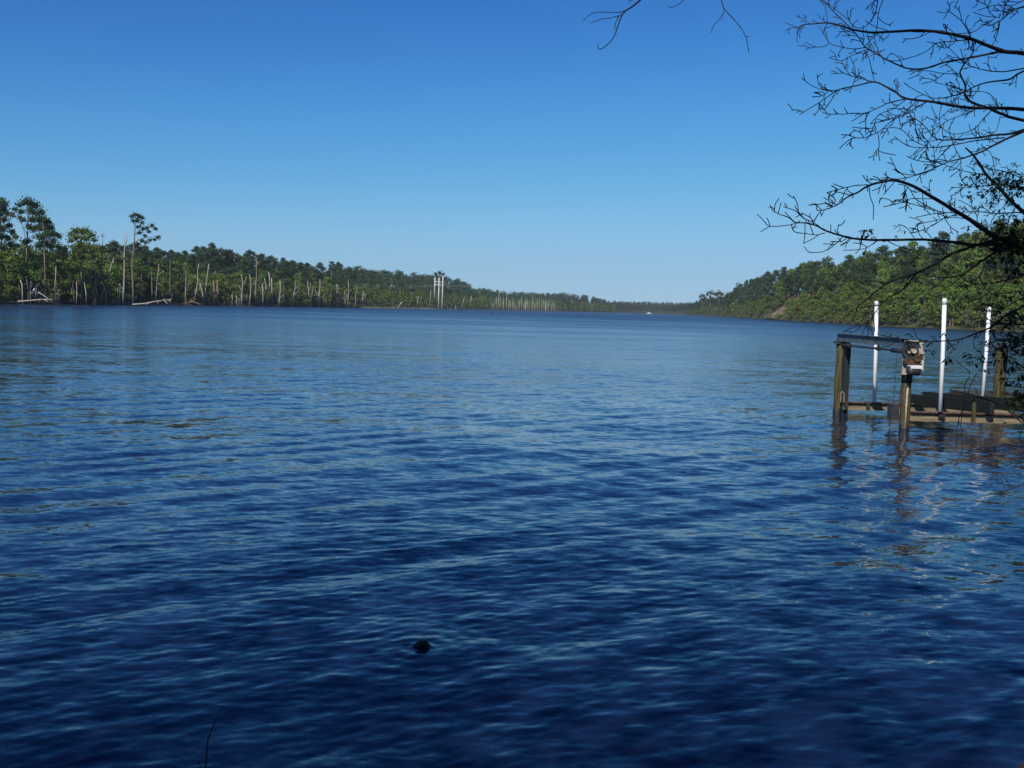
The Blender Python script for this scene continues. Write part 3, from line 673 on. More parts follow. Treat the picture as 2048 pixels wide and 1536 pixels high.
# ------------------------------------------------------------ utility poles, wires, tower, far boat
ud = 905
upoles = []
base = at(877, 616, ud); base.z = 0
H = empty('utility_structure', base); tag(H, 'white three pole power line structure on the left shore', 'utility poles'); inv = Matrix.Translation(base).inverted()
def hpart(name, mb, m): o = mb.build(name, m, H, True); o.matrix_parent_inverse = inv
for (x0, y0, x1, y1) in ((869, 594, 870, 555), (877, 617, 878, 555), (884, 617, 886, 553)):
    mb = MB(); px_tube(mb, [(x0, y0 + 2), (x1, y1)], (2.3, 1.8), ud, 0, 8); hpart('pole', mb, M['polem'])
for (y0, y1) in ((563.2, 564.8), (569.2, 570.2)):
    mb = MB(); px_tube(mb, [(868, y0), (889, y1)], 1.3, ud - .4, 0, 6); hpart('crossarm', mb, M['polem'])
mb = MB()
for x in (870, 878, 886): px_tube(mb, [(x, 571), (x, 574)], 1.2, ud - .8, 0, 6)
hpart('insulators', mb, M['polem'])
for k, (yy, sag) in enumerate(((570.5, .0), (572.5, .6))):
    mb = MB(); P = []
    for i in range(25):
        x = 690 + (950 - 690) * i / 24; P.append(at(x, yy + .009 * (x - 870) + sag, ud + (x - 878) * .12))
    mb.tube(P, .07, 4); tag(mb.build('power_wire', M['wire']), ('upper' if k == 0 else 'lower') + ' grey power wire strung across the left shore', 'wire', 'power wires over the left shore')
tw = at(1335, 620, 2700); tw.z = ridge(bearing(1335))[0]
T = empty('radio_mast', tw); tag(T, 'thin radio mast standing above the farthest shore', 'mast')
mb = MB(); top = EYE + ray(1335, 583).z * 2700 - tw.z
for a in range(3):
    x, y = math.cos(a * 2.09) * .6, math.sin(a * 2.09) * .6; mb.tube([(x, y, -2), (x, y, top)], .09, 4)
for i in range(28):
    z0 = top * i / 28; z1 = top * (i + 1) / 28; a0 = (i % 3) * 2.09; a1 = a0 + 2.09
    mb.tube([(math.cos(a0) * .6, math.sin(a0) * .6, z0), (math.cos(a1) * .6, math.sin(a1) * .6, z1)], .06, 3)
mb.build('lattice', M['wire'], T)
bt = at(1298, 627, 1500); bt.z = 0
B = empty('far_boat', bt); tag(B, 'tiny white boat on the water by the farthest shore', 'boat')
mb = MB(); secs = []
L = 7.5
for i in range(9):
    t = i / 8; x = -L / 2 + L * t; hw = 1.15 * (1 - max(0, (t - .55) / .45) ** 2) + .02; zt = 1.0 + .35 * t * t
    secs.append([(x, -hw, zt), (x, -hw * .75, .1), (x, 0, -.2 + .4 * max(0, t - .7)), (x, hw * .75, .1), (x, hw, zt)])
mb.v = [p for s in secs for p in s]; mb.f = [(i * 5 + j, i * 5 + j + 1, (i + 1) * 5 + j + 1, (i + 1) * 5 + j) for i in range(8) for j in range(4)] + [(0, 1, 2, 3, 4)] + [(i * 5, (i + 1) * 5, (i + 1) * 5 + 4, i * 5 + 4) for i in range(8)]
mb.c = [.5] * len(mb.f); mb.build('hull', M['whitep'], B)
mb = MB(); mb.box((-.6, 0, 1.75), (2.2, 1.6, 1.1)); mb.box((-.6, 0, 2.38), (2.8, 1.9, .12)); mb.build('cabin', M['whitep'], B)
# buoy-like dark stubs dotted in the shallows
for (x, y) in ((983, 627), (1003, 627.5), (923, 625), (955, 624), (643, 617.5), (663, 618), (530, 616)):
    d = snag_depth(y, x); d = min(d, shore(bearing(x)) - 20); p = at(x, y, d); p.z = 0
    o = MB(); h = rnd.uniform(.5, .9); o.tube([(0, 0, -.4), (.05, 0, h * .5), (.12, .05, h)], [.32, .26, .12], 7)
    q = o.build('stump', M['black'], None, True); q.location = p
    tag(q, 'small dark stump just breaking the water before the left shore', 'stump', 'dark stumps in the shallows')

# ------------------------------------------------------------ boat lift
LB = Vector((8.25, 25.5, 0)); lift = empty('boat_lift', LB)
tag(lift, 'boat lift of wooden pilings and steel beams with tall white guide poles', 'boat lift'); linv = Matrix.Translation(LB).inverted()
def lp(name, mb, m, smooth=False, parent=None):
    o = mb.build(name, m, parent or lift, smooth); o.matrix_parent_inverse = linv if parent is None else (parent.matrix_world.inverted() if False else Matrix.Identity(4)); return o
def lvert(px, py, d): return at(px, py, d)
p1 = at(1674, 822, 25.5); p1.z = 0; p2 = at(1808, 856, 21.9); p2.z = 0
p3 = at(1992, 820, 25.7); p3.z = 0; p4 = Vector((p3.x + .45, 22.1, 0))
def piling(p, top, r, lean=0):
    mb = MB(); P = []; rr = []
    for i in range(9):
        t = i / 8; P.append((p.x + lean * t + .006 * math.sin(i * 2), p.y, -1.2 + (top + 1.2) * t)); rr.append(r * (1.06 - .1 * t) + .004 * math.sin(i * 1.7))
    mb.tube(P, rr, 18); return mb
T1 = 1.74
lp('piling', piling(p1, T1, .098), M['piling'], True)
lp('piling', piling(p2, 1.80, .105), M['piling'], True)
lp('piling', piling(p3, 1.78, .10), M['piling'], True)
lp('piling', piling(p4, 1.78, .10), M['piling'], True)
for p, r_ in ((p1, .098), (p2, .105), (p3, .10), (p4, .10)):
    mb = MB(); mb.tube([(p.x, p.y, -.3), (p.x, p.y, .0), (p.x + .002, p.y, .09)], [r_ * 1.09, r_ * 1.085, r_ * 1.06], 18); lp('waterline_band', mb, M['black'], True)
# caps on the far pilings
for p in (p1, p3):
    mb = MB(); mb.box((p.x, p.y, T1 + .03), (.3, .26, .05)); mb.tube([(p.x - .12, p.y - .12, T1 + .0), (p.x - .12, p.y - .12, T1 + .12)], .025, 8); mb.tube([(p.x + .1, p.y - .12, T1), (p.x + .1, p.y - .12, T1 + .12)], .025, 8)
    lp('piling_cap', mb, M['darksteel'])
# steel column beside each far piling
for p in (p1,):
    mb = MB(); mb.ibeam((p.x + .19, p.y + .02, -.8), (p.x + .19, p.y + .02, T1 - .02), .15, .13); lp('steel_column', mb, M['darksteel'])
# top beams (channel web faces the viewer) with drive pipe slung under
def topbeam(a, b):
    a = Vector(a); b = Vector(b)
    mb = MB(); mb.ibeam(a, b, .12, .20, .016); lp('top_beam', mb, M['steel'])
    mb = MB(); dn = Vector((-.02, 0, -.185)); mb.tube([a + dn + (b - a) * .02, b + dn - (b - a) * .02], .024, 10)
    for t in (.04, .2, .62, .97):
        c = a + dn + (b - a) * t; e = (b - a).normalized(); mb.tube([c - e * .06, c + e * .06], .05, 10)
        mb.box(c + Vector((0, 0, .05)), (.03, .05, .1))
    lp('drive_pipe', mb, M['darksteel'], False)
    mb = MB(); e = (b - a).normalized(); c = b + dn - (b - a) * .12; mb.tube([c - e * .3, c + e * .3], .055, 12); lp('cable_drum', mb, M['darksteel'], True)
topbeam((p1.x - .12 + .12, p1.y + .25, 1.90), (p2.x - .02, p2.y - .1, 1.885))
topbeam((p3.x - .05, p3.y + .2, 1.91), (p4.x, p4.y - .25, 1.90))
# cradle beams
def cradle(a, b, h):
    a = Vector(a); b = Vector(b); mb = MB(); q = (b - a).to_track_quat('X', 'Z').to_matrix(); m = (a + b) / 2; L = (b - a).length
    mb.box(m, (L, .02, h - .05), q); mb.box(m + Vector((0, -.035, -h / 2 + .012)), (L, .10, .022), q)
    lp('cradle_beam', mb, M['tan'])
    mb = MB(); mb.box(m + Vector((0, -.03, h / 2 - .014)), (L, .13, .026), q); mb.box(m + Vector((0, -.0125, h / 2 - .049)), (L, .004, .045), q); lp('top_flange', mb, M['flange'])  # dark brown flange, with a thin strip of the same on the web below
cradle((p1.x + .12, 25.4, .17), (p3.x + .3, 25.55, .17), .21)
cradle((p2.x + .08, 21.85, .295), (p4.x + .1, 21.95, .29), .215)
mb = MB(); mb.box((p2.x - .20, 22.05, .36), (.17, .26, .34)); mb.box((p2.x - .30, 21.95, .12), (.03, .04, .14)); lp('beam_end_bracket', mb, M['darksteel'])
for x in (1692, 1736):
    c = at(x, 812, 25.33); mb = MB(); mb.box((c.x, 25.33, .155), (.085, .05, .18)); lp('strap', mb, M['darksteel'])
c = at(1884, 832, 21.75); mb = MB(); mb.box((c.x, 21.76, .32), (.13, .06, .07)); mb.tube([(c.x, 21.73, .31), (c.x, 21.73, .255)], [.065, .03], 8); lp('strap', mb, M['darksteel'])
c = at(1947, 830, 21.7); mb = MB(); mb.box((c.x, 21.70, .42), (.075, .05, .44)); lp('side_board', mb, M['piling'])
c = at(1684, 795, 25.3); mb = MB(); mb.beam((c.x - .035, 25.3, .26), (c.x - .035, 25.3, .46), .03, .03); mb.beam((c.x + .045, 25.3, .26), (c.x + .045, 25.3, .44), .03, .03); mb.tube([(c.x - .05, 25.3, .46), (c.x, 25.3, .53), (c.x + .06, 25.3, .44)], .022, 8); lp('cable_shackle', mb, M['tan'])
# white guide poles
def guide(bx, by, tx, ty, d, w, extra=None):
    a = at(bx, by, d); b = at(tx, ty, d); mb = MB(); r = w / 2 / FPX * d
    mb.tube([a, a.lerp(b, .5) + Vector((.01, 0, 0)), b], [r, r, r], 20); o = lp('guide_pole', mb, M['pvc'], True)
    m2 = MB(); e = (b - a).normalized(); m2.tube([b - e * .12, b - e * .02, b + e * .012], [r * 1.12, r * 1.12, r * .95], 20)
    q = m2.build('end_cap', M['pvc'], o, True); return a, b
guide(1748, 803, 1753.3, 603, 25.3, 7.4); guide(1880, 823, 1889.2, 598, 21.7, 8.2); guide(1964, 806, 1978.5, 615, 25.3, 7.0)
a = Vector((p4.x - .6, 21.8, .42)); mb = MB(); mb.tube([a, a + Vector((.03, 0, 2.45))], .048, 20); lp('guide_pole', mb, M['pvc'], True)
c = at(1747, 650, 25.2); mb = MB(); mb.box(c + Vector((-.01, 0, 0)), (.06, .1, .08)); mb.tube([c + Vector((-.03, 0, .04)), c + Vector((-.035, 0, .09))], .02, 6); lp('pole_clamp', mb, M['tan'])
# lift cables
for (x0, y0, x1, y1, d) in ((1702, 702, 1694, 770, 25.3), (1697, 702, 1688, 797, 25.4), (1795, 700, 1787, 806, 22.2), (1803, 765, 1798, 808, 22.1)):
    mb = MB(); mb.tube([at(x0, y0, d), at(x1, y1, d)], .006, 5); lp('lift_cable', mb, M['darksteel'])
for dx in (-.3, .25):
    mb = MB(); mb.tube([(p3.x + .35 + dx * .4, 25 + dx, 1.7), (p3.x + .35 + dx * .4, 25 + dx, .3)], .006, 5); lp('lift_cable', mb, M['darksteel'])
# white conduit strapped to the winch piling
mb = MB(); mb.tube([at(1815.5, 776, 21.72), at(1812.5, 815, 21.72), at(1810, 862, 21.72)], .019, 10); lp('conduit', mb, M['cream'], True)
# winch
wb = MB(); c = at(1826, 716, 21.76); wb.box((c.x, 21.79, c.z), (.42, .03, .74)); winch = lp('winch_board', wb, M['cream'])
def wp(name, mb, m, smooth=False): o = mb.build(name, m, winch, smooth); return o
def ring(cx, cy, cz, r0, r1, th, n=28):
    mb = MB(); vs = []
    for i in range(n):
        a = 2 * math.pi * i / n
        for (r, y) in ((r0, 0), (r1, 0), (r1, -th), (r0, -th)): vs.append((cx + math.cos(a) * r, cy + y, cz + math.sin(a) * r))
    fs = []
    for i in range(n):
        j = (i + 1) % n
        for k in range(4): l = (k + 1) % 4; fs.append((i * 4 + k, i * 4 + l, j * 4 + l, j * 4 + k))
    mb.add(vs, fs); return mb
wc = at(1824.5, 703, 21.6)
wmb = ring(wc.x, 21.74, wc.z, .125, .178, .07)
for k in range(5):
    a = k * 2 * math.pi / 5 + .3; wmb.beam((wc.x, 21.71, wc.z), (wc.x + math.cos(a) * .14, 21.71, wc.z + math.sin(a) * .14), .03, .045)
wp('pulley_wheel', wmb, M['darksteel'])
wmb = ring(wc.x + .045, 21.68, wc.z + .01, .0, .05, .09, 18); wmb.tube([(wc.x - .06, 21.66, wc.z - .02), (wc.x - .06, 21.6, wc.z - .02)], .022, 10); wp('hub', wmb, M['cream'])
wmb = MB(); g_ = at(1836, 716, 21.6); wmb.tube([(g_.x, 21.72, g_.z), (g_.x, 21.62, g_.z)], .085, 18); wmb.box((g_.x - .12, 21.70, g_.z - .1), (.3, .08, .12), Matrix.Rotation(.25, 3, 'Y')); wmb.box((g_.x - .02, 21.66, g_.z - .16), (.2, .14, .06)); wp('gearbox', wmb, M['rust'])
wmb = MB(); g_ = at(1828, 742, 21.5); wmb.tube([(g_.x - .13, 21.55, g_.z), (g_.x - .11, 21.55, g_.z), (g_.x + .12, 21.55, g_.z), (g_.x + .14, 21.55, g_.z)], [.07, .098, .098, .06], 20); wp('motor', wmb, M['darksteel'], True)
wmb = MB(); wmb.box((g_.x + .03, 21.54, g_.z + .105), (.25, .2, .03)); wmb.box((g_.x + .03, 21.45, g_.z + .085), (.25, .012, .06)); wp('motor_cover', wmb, M['whitep'])  # white slabs paint the sunlit top onto the dark motor
wmb = MB(); g_ = at(1846, 722, 21.6); wmb.box((g_.x, 21.66, g_.z), (.05, .12, .4)); wmb.box((g_.x - .03, 21.6, g_.z + .18), (.09, .06, .05)); wp('side_bracket', wmb, M['cream'])
wmb = MB(); g_ = at(1824, 684, 21.6); wmb.box((g_.x, 21.70, g_.z + .02), (.40, .16, .02)); wp('top_plate', wmb, M['cream'])
wmb = MB(); g_ = at(1827, 758, 21.6); P = [(g_.x + .052 * math.cos(a), 21.7, g_.z + .052 * math.sin(a)) for a in np.linspace(0, 6.283, 17)]; wmb.tube(P, .008, 6, False); wp('cable_loop', wmb, M['darksteel'], True)
mb = MB(); mb.tube([(p2.x, 21.9, 1.02), (p2.x, 21.9, 1.36)], .112, 18); lp('post_wrap', mb, M['carpet'], True)  # black band round the post at the foot of the winch board
# bunk boards covered in dark carpet, lying fore and aft on the cradle beams
for (a, b, h) in (((10.28, 26.0, .34), (10.42, 21.6, .54), .27), ((10.75, 26.0, .40), (11.2, 21.6, .60), .28)):
    mb = MB(); mb.beam(a, b, .10, h); lp('bunk_board', mb, M['carpet'])
# low dock behind the lift, half hidden by branches
dk = Vector((12.3, 27, 0)); dock = empty('dock', dk); tag(dock, 'low dark wooden dock behind the boat lift at the right edge', 'dock'); dinv = Matrix.Translation(dk).inverted()
def dp(name, mb, m): o = mb.build(name, m, dock); o.matrix_parent_inverse = dinv
mb = MB()
for i in range(44): mb.box((12.2 + i * .152, 26.9, .47 + .006 * math.sin(i * 2.1)), (.14, 1.6, .035), None)
dp('deck', mb, M['darkwood'])
mb = MB(); mb.box((15.5, 26.13, .34), (6.7, .045, .2)); mb.box((15.5, 27.65, .34), (6.7, .045, .2)); mb.box((12.13, 26.9, .34), (.045, 1.45, .2)); dp('fascia', mb, M['darkwood'])
for (x, y) in ((12.75, 26.02), (12.75, 27.8), (15.5, 26.02), (15.5, 27.8), (18.2, 26.02), (18.2, 27.8)):
    dp('dock_piling', piling(Vector((x, y, 0)), 1.75 if x < 13 and y < 27 else .42, .11), M['piling'])
# ------------------------------------------------------------ stub in the near water, twigs at the bottom edge
s = at(843, 1316, 6.9); s.z = -.012
root = empty('water_stub', s); tag(root, 'small black stub of wood breaking the dark water in the foreground', 'stump')
mb = MB(); mb.tube([(-.075, 0, -.02), (-.05, 0, .012), (-.01, 0, .034), (.02, 0, .042), (.045, 0, .02), (.05, 0, -.03)], [.006, .02, .026, .024, .02, .01], 10); mb.tube([(-.02, .01, -.1), (0, 0, .02)], [.05, .04], 10); mb.build('stub', M['black'], root, True)
mb = MB(); mb.tube([(.045, 0, .0), (.062, 0, .016), (.078, 0, .01), (.082, 0, -.01)], [.006, .011, .012, .006], 8); mb.build('knob', M['black'], root, True)
mb = MB(); mb.tube([(-.06, .01, -.01), (-.11, .03, .012), (-.15, .05, .01), (-.17, .055, -.01)], [.007, .006, .005, .003], 6); mb.build('tail_twig', M['black'], root, True)
def near_twig(pts, w, d0, d1, lab):
    mb = MB(); k = len(pts); P = [at(x, y, d0 + (d1 - d0) * i / (k - 1)) for i, (x, y) in enumerate(pts)]
    rr = [max(.0012, (w[0] + (w[1] - w[0]) * i / (k - 1)) / 2 / FPX * d0) for i in range(k)]; mb.tube(P, rr, 6)
    return mb
mb = near_twig([(408, 1600), (411, 1536), (415, 1490), (416, 1478), (425, 1455), (436, 1430), (447, 1411)], (4.5, 1.5), 2.9, 3.1, '')
m2 = near_twig([(404, 1560), (402, 1536), (397, 1522)], (2.5, 1.5), 2.9, 2.95, '')
mb.add([Vector(v) for v in m2.v], m2.f)
m3 = near_twig([(408, 1600), (402, 1800), (398, 2300)], (4.5, 6), 2.9, 2.2, ''); mb.add([Vector(v) for v in m3.v], m3.f)
tag(mb.build('bare_twig', M['bark'], None, True), 'thin bare twig rising from the bottom edge over the water', 'twig')

# ------------------------------------------------------------ the overhanging tree on the right
OT = Vector((5.6, 4.6, .3)); otree = empty('overhanging_tree', OT)
tag(otree, 'dark tree reaching its bare twigs and small new leaves in from the right', 'tree'); oinv = Matrix.Translation(OT).inverted()
def fd(x, y): return 6.2 + .9 * math.sin(x / 170 + y / 260) + .6 * math.sin(y / 95 - x / 310)      # smooth depth of the crown
def Z1(pts): return [(1500 + x / 3.737, y / 3.737) for x, y in pts]
def Z2(pts): return [(1500 + x / 3.737, 320 + y / 3.737) for x, y in pts]
def Z3(pts): return [(1140 + x / 5.12, y / 5.12) for x, y in pts]
def smooth(pts, k=4):
    out = []
    n_ = len(pts)
    for i in range(n_ - 1):
        p0 = pts[max(0, i - 1)]; p1_ = pts[i]; p2_ = pts[i + 1]; p3_ = pts[min(n_ - 1, i + 2)]
        for j in range(k):
            t = j / k
            out.append(tuple(.5 * ((2 * p1_[c]) + (-p0[c] + p2_[c]) * t + (2 * p0[c] - 5 * p1_[c] + 4 * p2_[c] - p3_[c]) * t * t + (-p0[c] + 3 * p1_[c] - 3 * p2_[c] + p3_[c]) * t ** 3) for c in (0, 1)))
    out.append(pts[-1]); return out
tips = []
def stem(mb, pts, w0, w1, twigs=.5, lv=0, tl=22):
    S = smooth(pts, 3); n_ = len(S); P = []; rr = []
    for i, (x, y) in enumerate(S):
        d = fd(x, y); P.append(at(x + rnd.uniform(-.35, .35), y + rnd.uniform(-.35, .35), d)); u = i / (n_ - 1); ww = w0 + (w1 - w0) * u ** .8
        rr.append(max(.0022, ww / 2 / FPX * d) * (1.25 if rnd.random() < .12 else 1))
    mb.tube(P, rr, 7 if w0 > 4 else 5, True)
    tips.append(P[-1])
    if twigs > 0:
        ln = sum(math.dist(S[i], S[i + 1]) for i in range(n_ - 1)); k = int(ln / 16 * twigs + rnd.random())
        for _ in range(k):
            i = rnd.randrange(max(1, n_ // 8), n_ - 1); x, y = S[i]; dx, dy = S[i + 1][0] - x, S[i + 1][1] - y; L = math.hypot(dx, dy) + 1e-6; dx /= L; dy /= L
            sg = rnd.choice((-1, 1)); a = rnd.uniform(.5, 1.05) * sg; tx = dx * math.cos(a) - dy * math.sin(a); ty = dx * math.sin(a) + dy * math.cos(a)
            l = tl * rnd.uniform(.4, 1.6); b_ = rnd.uniform(-.35, .35)
            q = [(x, y), (x + tx * l * .5, y + ty * l * .5), (x + (tx - ty * b_) * l, y + (ty + tx * b_) * l)]
            if q[2][0] < 1512: continue
            w = min(w0, max(1.5, (w0 + (w1 - w0) * i / n_) * .5))
            stem(mb, q, min(2.0, w), .9, .9 if lv == 0 and l > 16 else 0, lv + 1, 11)
BR = []      # (points, w0, w1, twig density); widths in photo px
def b1(p, w0, w1, t=.8): BR.append((Z1(p), w0 / 3.4, w1 / 3.4, t))
def b2(p, w0, w1, t=.8): BR.append((Z2(p), w0 / 3.4, w1 / 3.4, t))
def b3(p, w0, w1, t=.0): BR.append((Z3(p), w0 / 5.12, w1 / 5.12, t))
b1([(2600, 620), (2300, 460), (2048, 400), (1900, 385), (1800, 350), (1650, 290), (1530, 260), (1380, 235), (1200, 230), (1000, 240), (900, 243), (760, 218), (650, 185), (580, 170), (480, 178), (400, 185), (365, 205), (350, 245)], 34, 4)
b1([(365, 205), (320, 190), (265, 172)], 5, 3, 0); b1([(580, 170), (570, 90), (555, 40), (520, 0)], 5, 4, .5)
b1([(1850, 390), (1700, 420), (1600, 440), (1450, 465), (1370, 495), (1280, 515), (1180, 512), (1080, 475), (1000, 435), (940, 400), (860, 350), (820, 290), (770, 230), (680, 140), (600, 60), (540, 5), (510, -30)], 15, 5)
b1([(860, 355), (790, 365), (700, 355), (600, 325), (560, 260), (520, 200)], 7, 3); b1([(590, 325), (560, 345), (490, 350), (415, 315)], 5, 4, .4)
b1([(880, 370), (820, 390), (750, 420), (680, 455), (590, 430)], 6, 3); b1([(860, 380), (890, 440), (905, 500), (930, 610)], 6, 5, .4)
b1([(2600, 900), (2300, 850), (2048, 820), (1900, 808), (1780, 805), (1650, 805), (1520, 790), (1420, 770), (1320, 755), (1160, 735), (1090, 690), (1020, 650), (930, 612), (800, 640), (670, 668), (600, 710), (480, 790), (370, 855)], 30, 4)
b1([(930, 612), (860, 595), (780, 575), (700, 545), (640, 500)], 6, 3); b1([(790, 580), (780, 500), (750, 430)], 5, 3, .4); b1([(790, 580), (745, 695)], 5, 3, 0)
b1([(670, 668), (590, 680), (480, 650), (385, 583)], 6, 3); b1([(650, 680), (600, 760), (550, 825)], 5, 3, .3); b1([(480, 690), (550, 690), (550, 735)], 4, 3, 0)
b1([(1160, 740), (1050, 765), (970, 800), (860, 845), (770, 845), (665, 852), (625, 815)], 9, 3); b1([(860, 845), (760, 905)], 5, 3, .3); b1([(870, 850), (862, 990)], 5, 3, .3)
b1([(1160, 745), (1080, 810), (960, 860), (930, 930), (900, 960), (765, 950)], 6, 3); b1([(1320, 760), (1200, 830), (1080, 890), (960, 985), (850, 1030), (760, 1035), (670, 1110)], 9, 3)
b1([(955, 990), (965, 1070), (960, 1130), (970, 1200)], 5, 3, .3); b1([(960, 1130), (1030, 1150), (1090, 1160)], 4, 3, 0); b1([(1240, 760), (1150, 835), (1050, 890), (900, 925)], 5, 3)
b1([(2400, 420), (2048, 530), (1950, 590), (1850, 605), (1750, 620), (1650, 660), (1580, 700), (1490, 720), (1400, 735), (1300, 710), (1150, 620)], 16, 3)
b1([(2600, 1000), (2048, 900), (1900, 860), (1800, 815), (1650, 760), (1605, 700), (1610, 640), (1570, 550), (1600, 480), (1670, 385), (1650, 280), (1600, 180), (1550, 130), (1470, 70)], 24, 3)
b1([(1570, 550), (1450, 550), (1340, 530), (1200, 515)], 6, 4, .4); b1([(1450, 550), (1380, 600), (1285, 625)], 5, 3); b1([(1650, 250), (1610, 170), (1635, 110)], 4, 3, 0)
b1([(2300, 480), (2048, 510), (1900, 535), (1760, 525), (1640, 490), (1560, 430), (1460, 330)], 12, 3); b1([(1650, 295), (1500, 310), (1390, 325), (1340, 370), (1260, 410), (1180, 435), (1100, 455), (1030, 450)], 8, 3)
b1([(1390, 325), (1320, 310)], 4, 3, 0); b1([(2300, 0), (2048, 50), (1960, 80), (1890, 140), (1800, 190), (1750, 185), (1680, 235), (1600, 250), (1530, 250)], 12, 4); b1([(1890, 140), (1900, 60), (1940, 0), (1960, -60)], 6, 5, .5)
b1([(1870, 150), (1850, 250), (1810, 340)], 5, 3, .4); b1([(1870, 130), (1750, 120), (1670, 90)], 5, 3); b1([(2200, -60), (2048, 0), (1960, 40), (1830, 40), (1700, 80)], 8, 3); b1([(1720, -20), (1690, 40), (1660, 60)], 4, 3, 0); b1([(1810, -20), (1770, 65)], 4, 3, 0); b1([(1560, -10), (1525, 62)], 4, 3, 0)
b1([(960, -60), (955, 0), (940, 80), (900, 160), (850, 205), (790, 205), (740, 150), (725, 75)], 8, 3, .4); b1([(740, 150), (650, 80), (580, 30), (540, -10)], 5, 4, .4); b1([(1000, -60), (995, 0), (960, 90), (950, 200), (930, 280), (945, 330)], 7, 3, .6)
b1([(860, 155), (940, 200), (1030, 230)], 4, 4, .3); b1([(870, 220), (890, 300), (930, 380), (920, 450)], 4, 3, .4); b1([(960, 245), (900, 300), (865, 345)], 6, 5, .3); b1([(1350, 240), (1240, 285), (1145, 290)], 5, 3, .4)
b1([(2600, 1080), (2300, 900), (2048, 970), (1950, 1000), (1820, 1010), (1700, 1030), (1570, 1040), (1400, 1040), (1320, 960), (1240, 890), (1170, 870)], 24, 3)
b1([(1400, 1040), (1300, 1060), (1240, 970), (1230, 860), (1190, 820), (1040, 810)], 6, 3); b1([(1900, 1030), (1700, 1050), (1500, 1085), (1330, 1105), (1180, 1090), (1080, 1020)], 10, 3); b1([(1330, 1100), (1220, 1050), (1120, 960), (1000, 960)], 5, 3)
b1([(2048, 980), (1850, 1070), (1740, 1130), (1600, 1180), (1480, 1210), (1370, 1260), (1240, 1305), (1130, 1295), (1070, 1265)], 16, 3); b1([(1370, 1260), (1400, 1190), (1480, 1110), (1560, 1030), (1600, 1000)], 5, 4); b1([(1390, 1265), (1280, 1300), (1200, 1320), (1100, 1340), (1015, 1325)], 5, 3)
b1([(1490, 990), (1530, 1100), (1570, 1180), (1570, 1260), (1500, 1320)], 6, 3); b1([(1810, 820), (1750, 880), (1680, 960), (1570, 1000), (1480, 990), (1420, 930), (1420, 830), (1440, 770)], 7, 4); b1([(1680, 820), (1560, 870), (1480, 900), (1400, 950), (1300, 995)], 6, 3); b1([(1870, 870), (1840, 980), (1780, 990), (1720, 1030)], 5, 3)
b1([(1860, 810), (1830, 740), (1760, 690), (1620, 685), (1530, 710)], 6, 4); b1([(1600, 690), (1540, 650), (1440, 630), (1380, 615)], 6, 3)
b1([(1610, 1105), (1660, 1150), (1720, 1230), (1770, 1310), (1860, 1400), (1950, 1500), (2048, 1590), (2300, 1800)], 9, 30, .5); b1([(1570, 1270), (1480, 1240), (1400, 1210), (1310, 1190)], 6, 3); b1([(1170, 1165), (1250, 1200), (1350, 1210), (1480, 1200)], 3, 5); b1([(1640, 1230), (1700, 1150), (1790, 1130), (1830, 1280), (1790, 1320)], 6, 4)
b1([(1760, 1310), (1650, 1290), (1560, 1270)], 8, 5); b1([(2048, 1420), (1900, 1380), (1750, 1390), (1600, 1400), (1500, 1400)], 10, 4, 1.2); b1([(2048, 1340), (1900, 1280), (1780, 1260)], 8, 4, 1)
b2([(2300, 760), (2100, 690), (1980, 620), (1850, 580), (1780, 540), (1650, 450), (1500, 360), (1350, 270), (1230, 200), (1100, 155), (1000, 160), (880, 195), (800, 245), (730, 275), (650, 335), (560, 370), (500, 378)], 44, 4)
b2([(560, 370), (530, 420)], 4, 4, 0); b2([(880, 185), (800, 190), (700, 210), (575, 245)], 6, 4); b2([(575, 245), (640, 300), (600, 345)], 4, 3, 0); b2([(700, 205), (625, 178)], 4, 3, 0); b2([(890, 200), (900, 280), (925, 350), (920, 445)], 4, 3, 0); b2([(1080, 165), (1040, 210), (1000, 258)], 4, 3, 0)
b2([(2200, 660), (2048, 640), (1850, 630), (1700, 635), (1500, 610), (1300, 595), (1100, 597), (950, 598), (800, 590), (700, 570), (600, 540), (550, 520), (480, 485), (410, 470), (340, 468), (290, 430), (220, 405), (170, 375), (150, 335)], 26, 4, .4)
b2([(340, 470), (300, 485), (150, 495), (100, 450), (55, 405)], 6, 3, .2); b2([(150, 495), (80, 535)], 4, 3, 0); b2([(210, 400), (232, 320)], 4, 3, 0); b2([(150, 490), (130, 435)], 4, 3, 0); b2([(550, 520), (480, 470), (400, 435), (340, 380), (250, 350)], 6, 3, .3); b2([(410, 440), (355, 378)], 4, 3, 0); b2([(340, 470), (300, 430), (262, 388)], 4, 3, 0)
b2([(560, 545), (500, 560), (420, 550), (330, 535), (310, 480)], 5, 3, .3); b2([(690, 575), (640, 630), (560, 680), (470, 692), (430, 680), (405, 645)], 6, 3, .2); b2([(410, 470), (410, 560), (400, 625)], 4, 3, 0); b2([(510, 565), (450, 600), (400, 625)], 4, 3, 0); b2([(650, 612), (600, 610)], 4, 3, 0); b2([(603, 535), (603, 485)], 4, 3, 0)
b2([(950, 605), (900, 640), (820, 670), (700, 675)], 6, 3, .4); b2([(830, 600), (820, 660), (790, 700)], 5, 3, .2); b2([(1230, 590), (1200, 540), (1160, 500), (1110, 480)], 5, 3, 0); b2([(870, 595), (850, 560), (870, 520)], 4, 3, 0); b2([(740, 590), (715, 615), (675, 632)], 4, 3, 0)
b2([(2048, 560), (1830, 600), (1650, 650), (1500, 705), (1400, 770), (1250, 840), (1100, 890), (1000, 940), (900, 1020), (800, 1100), (720, 1160)], 26, 4, .5)
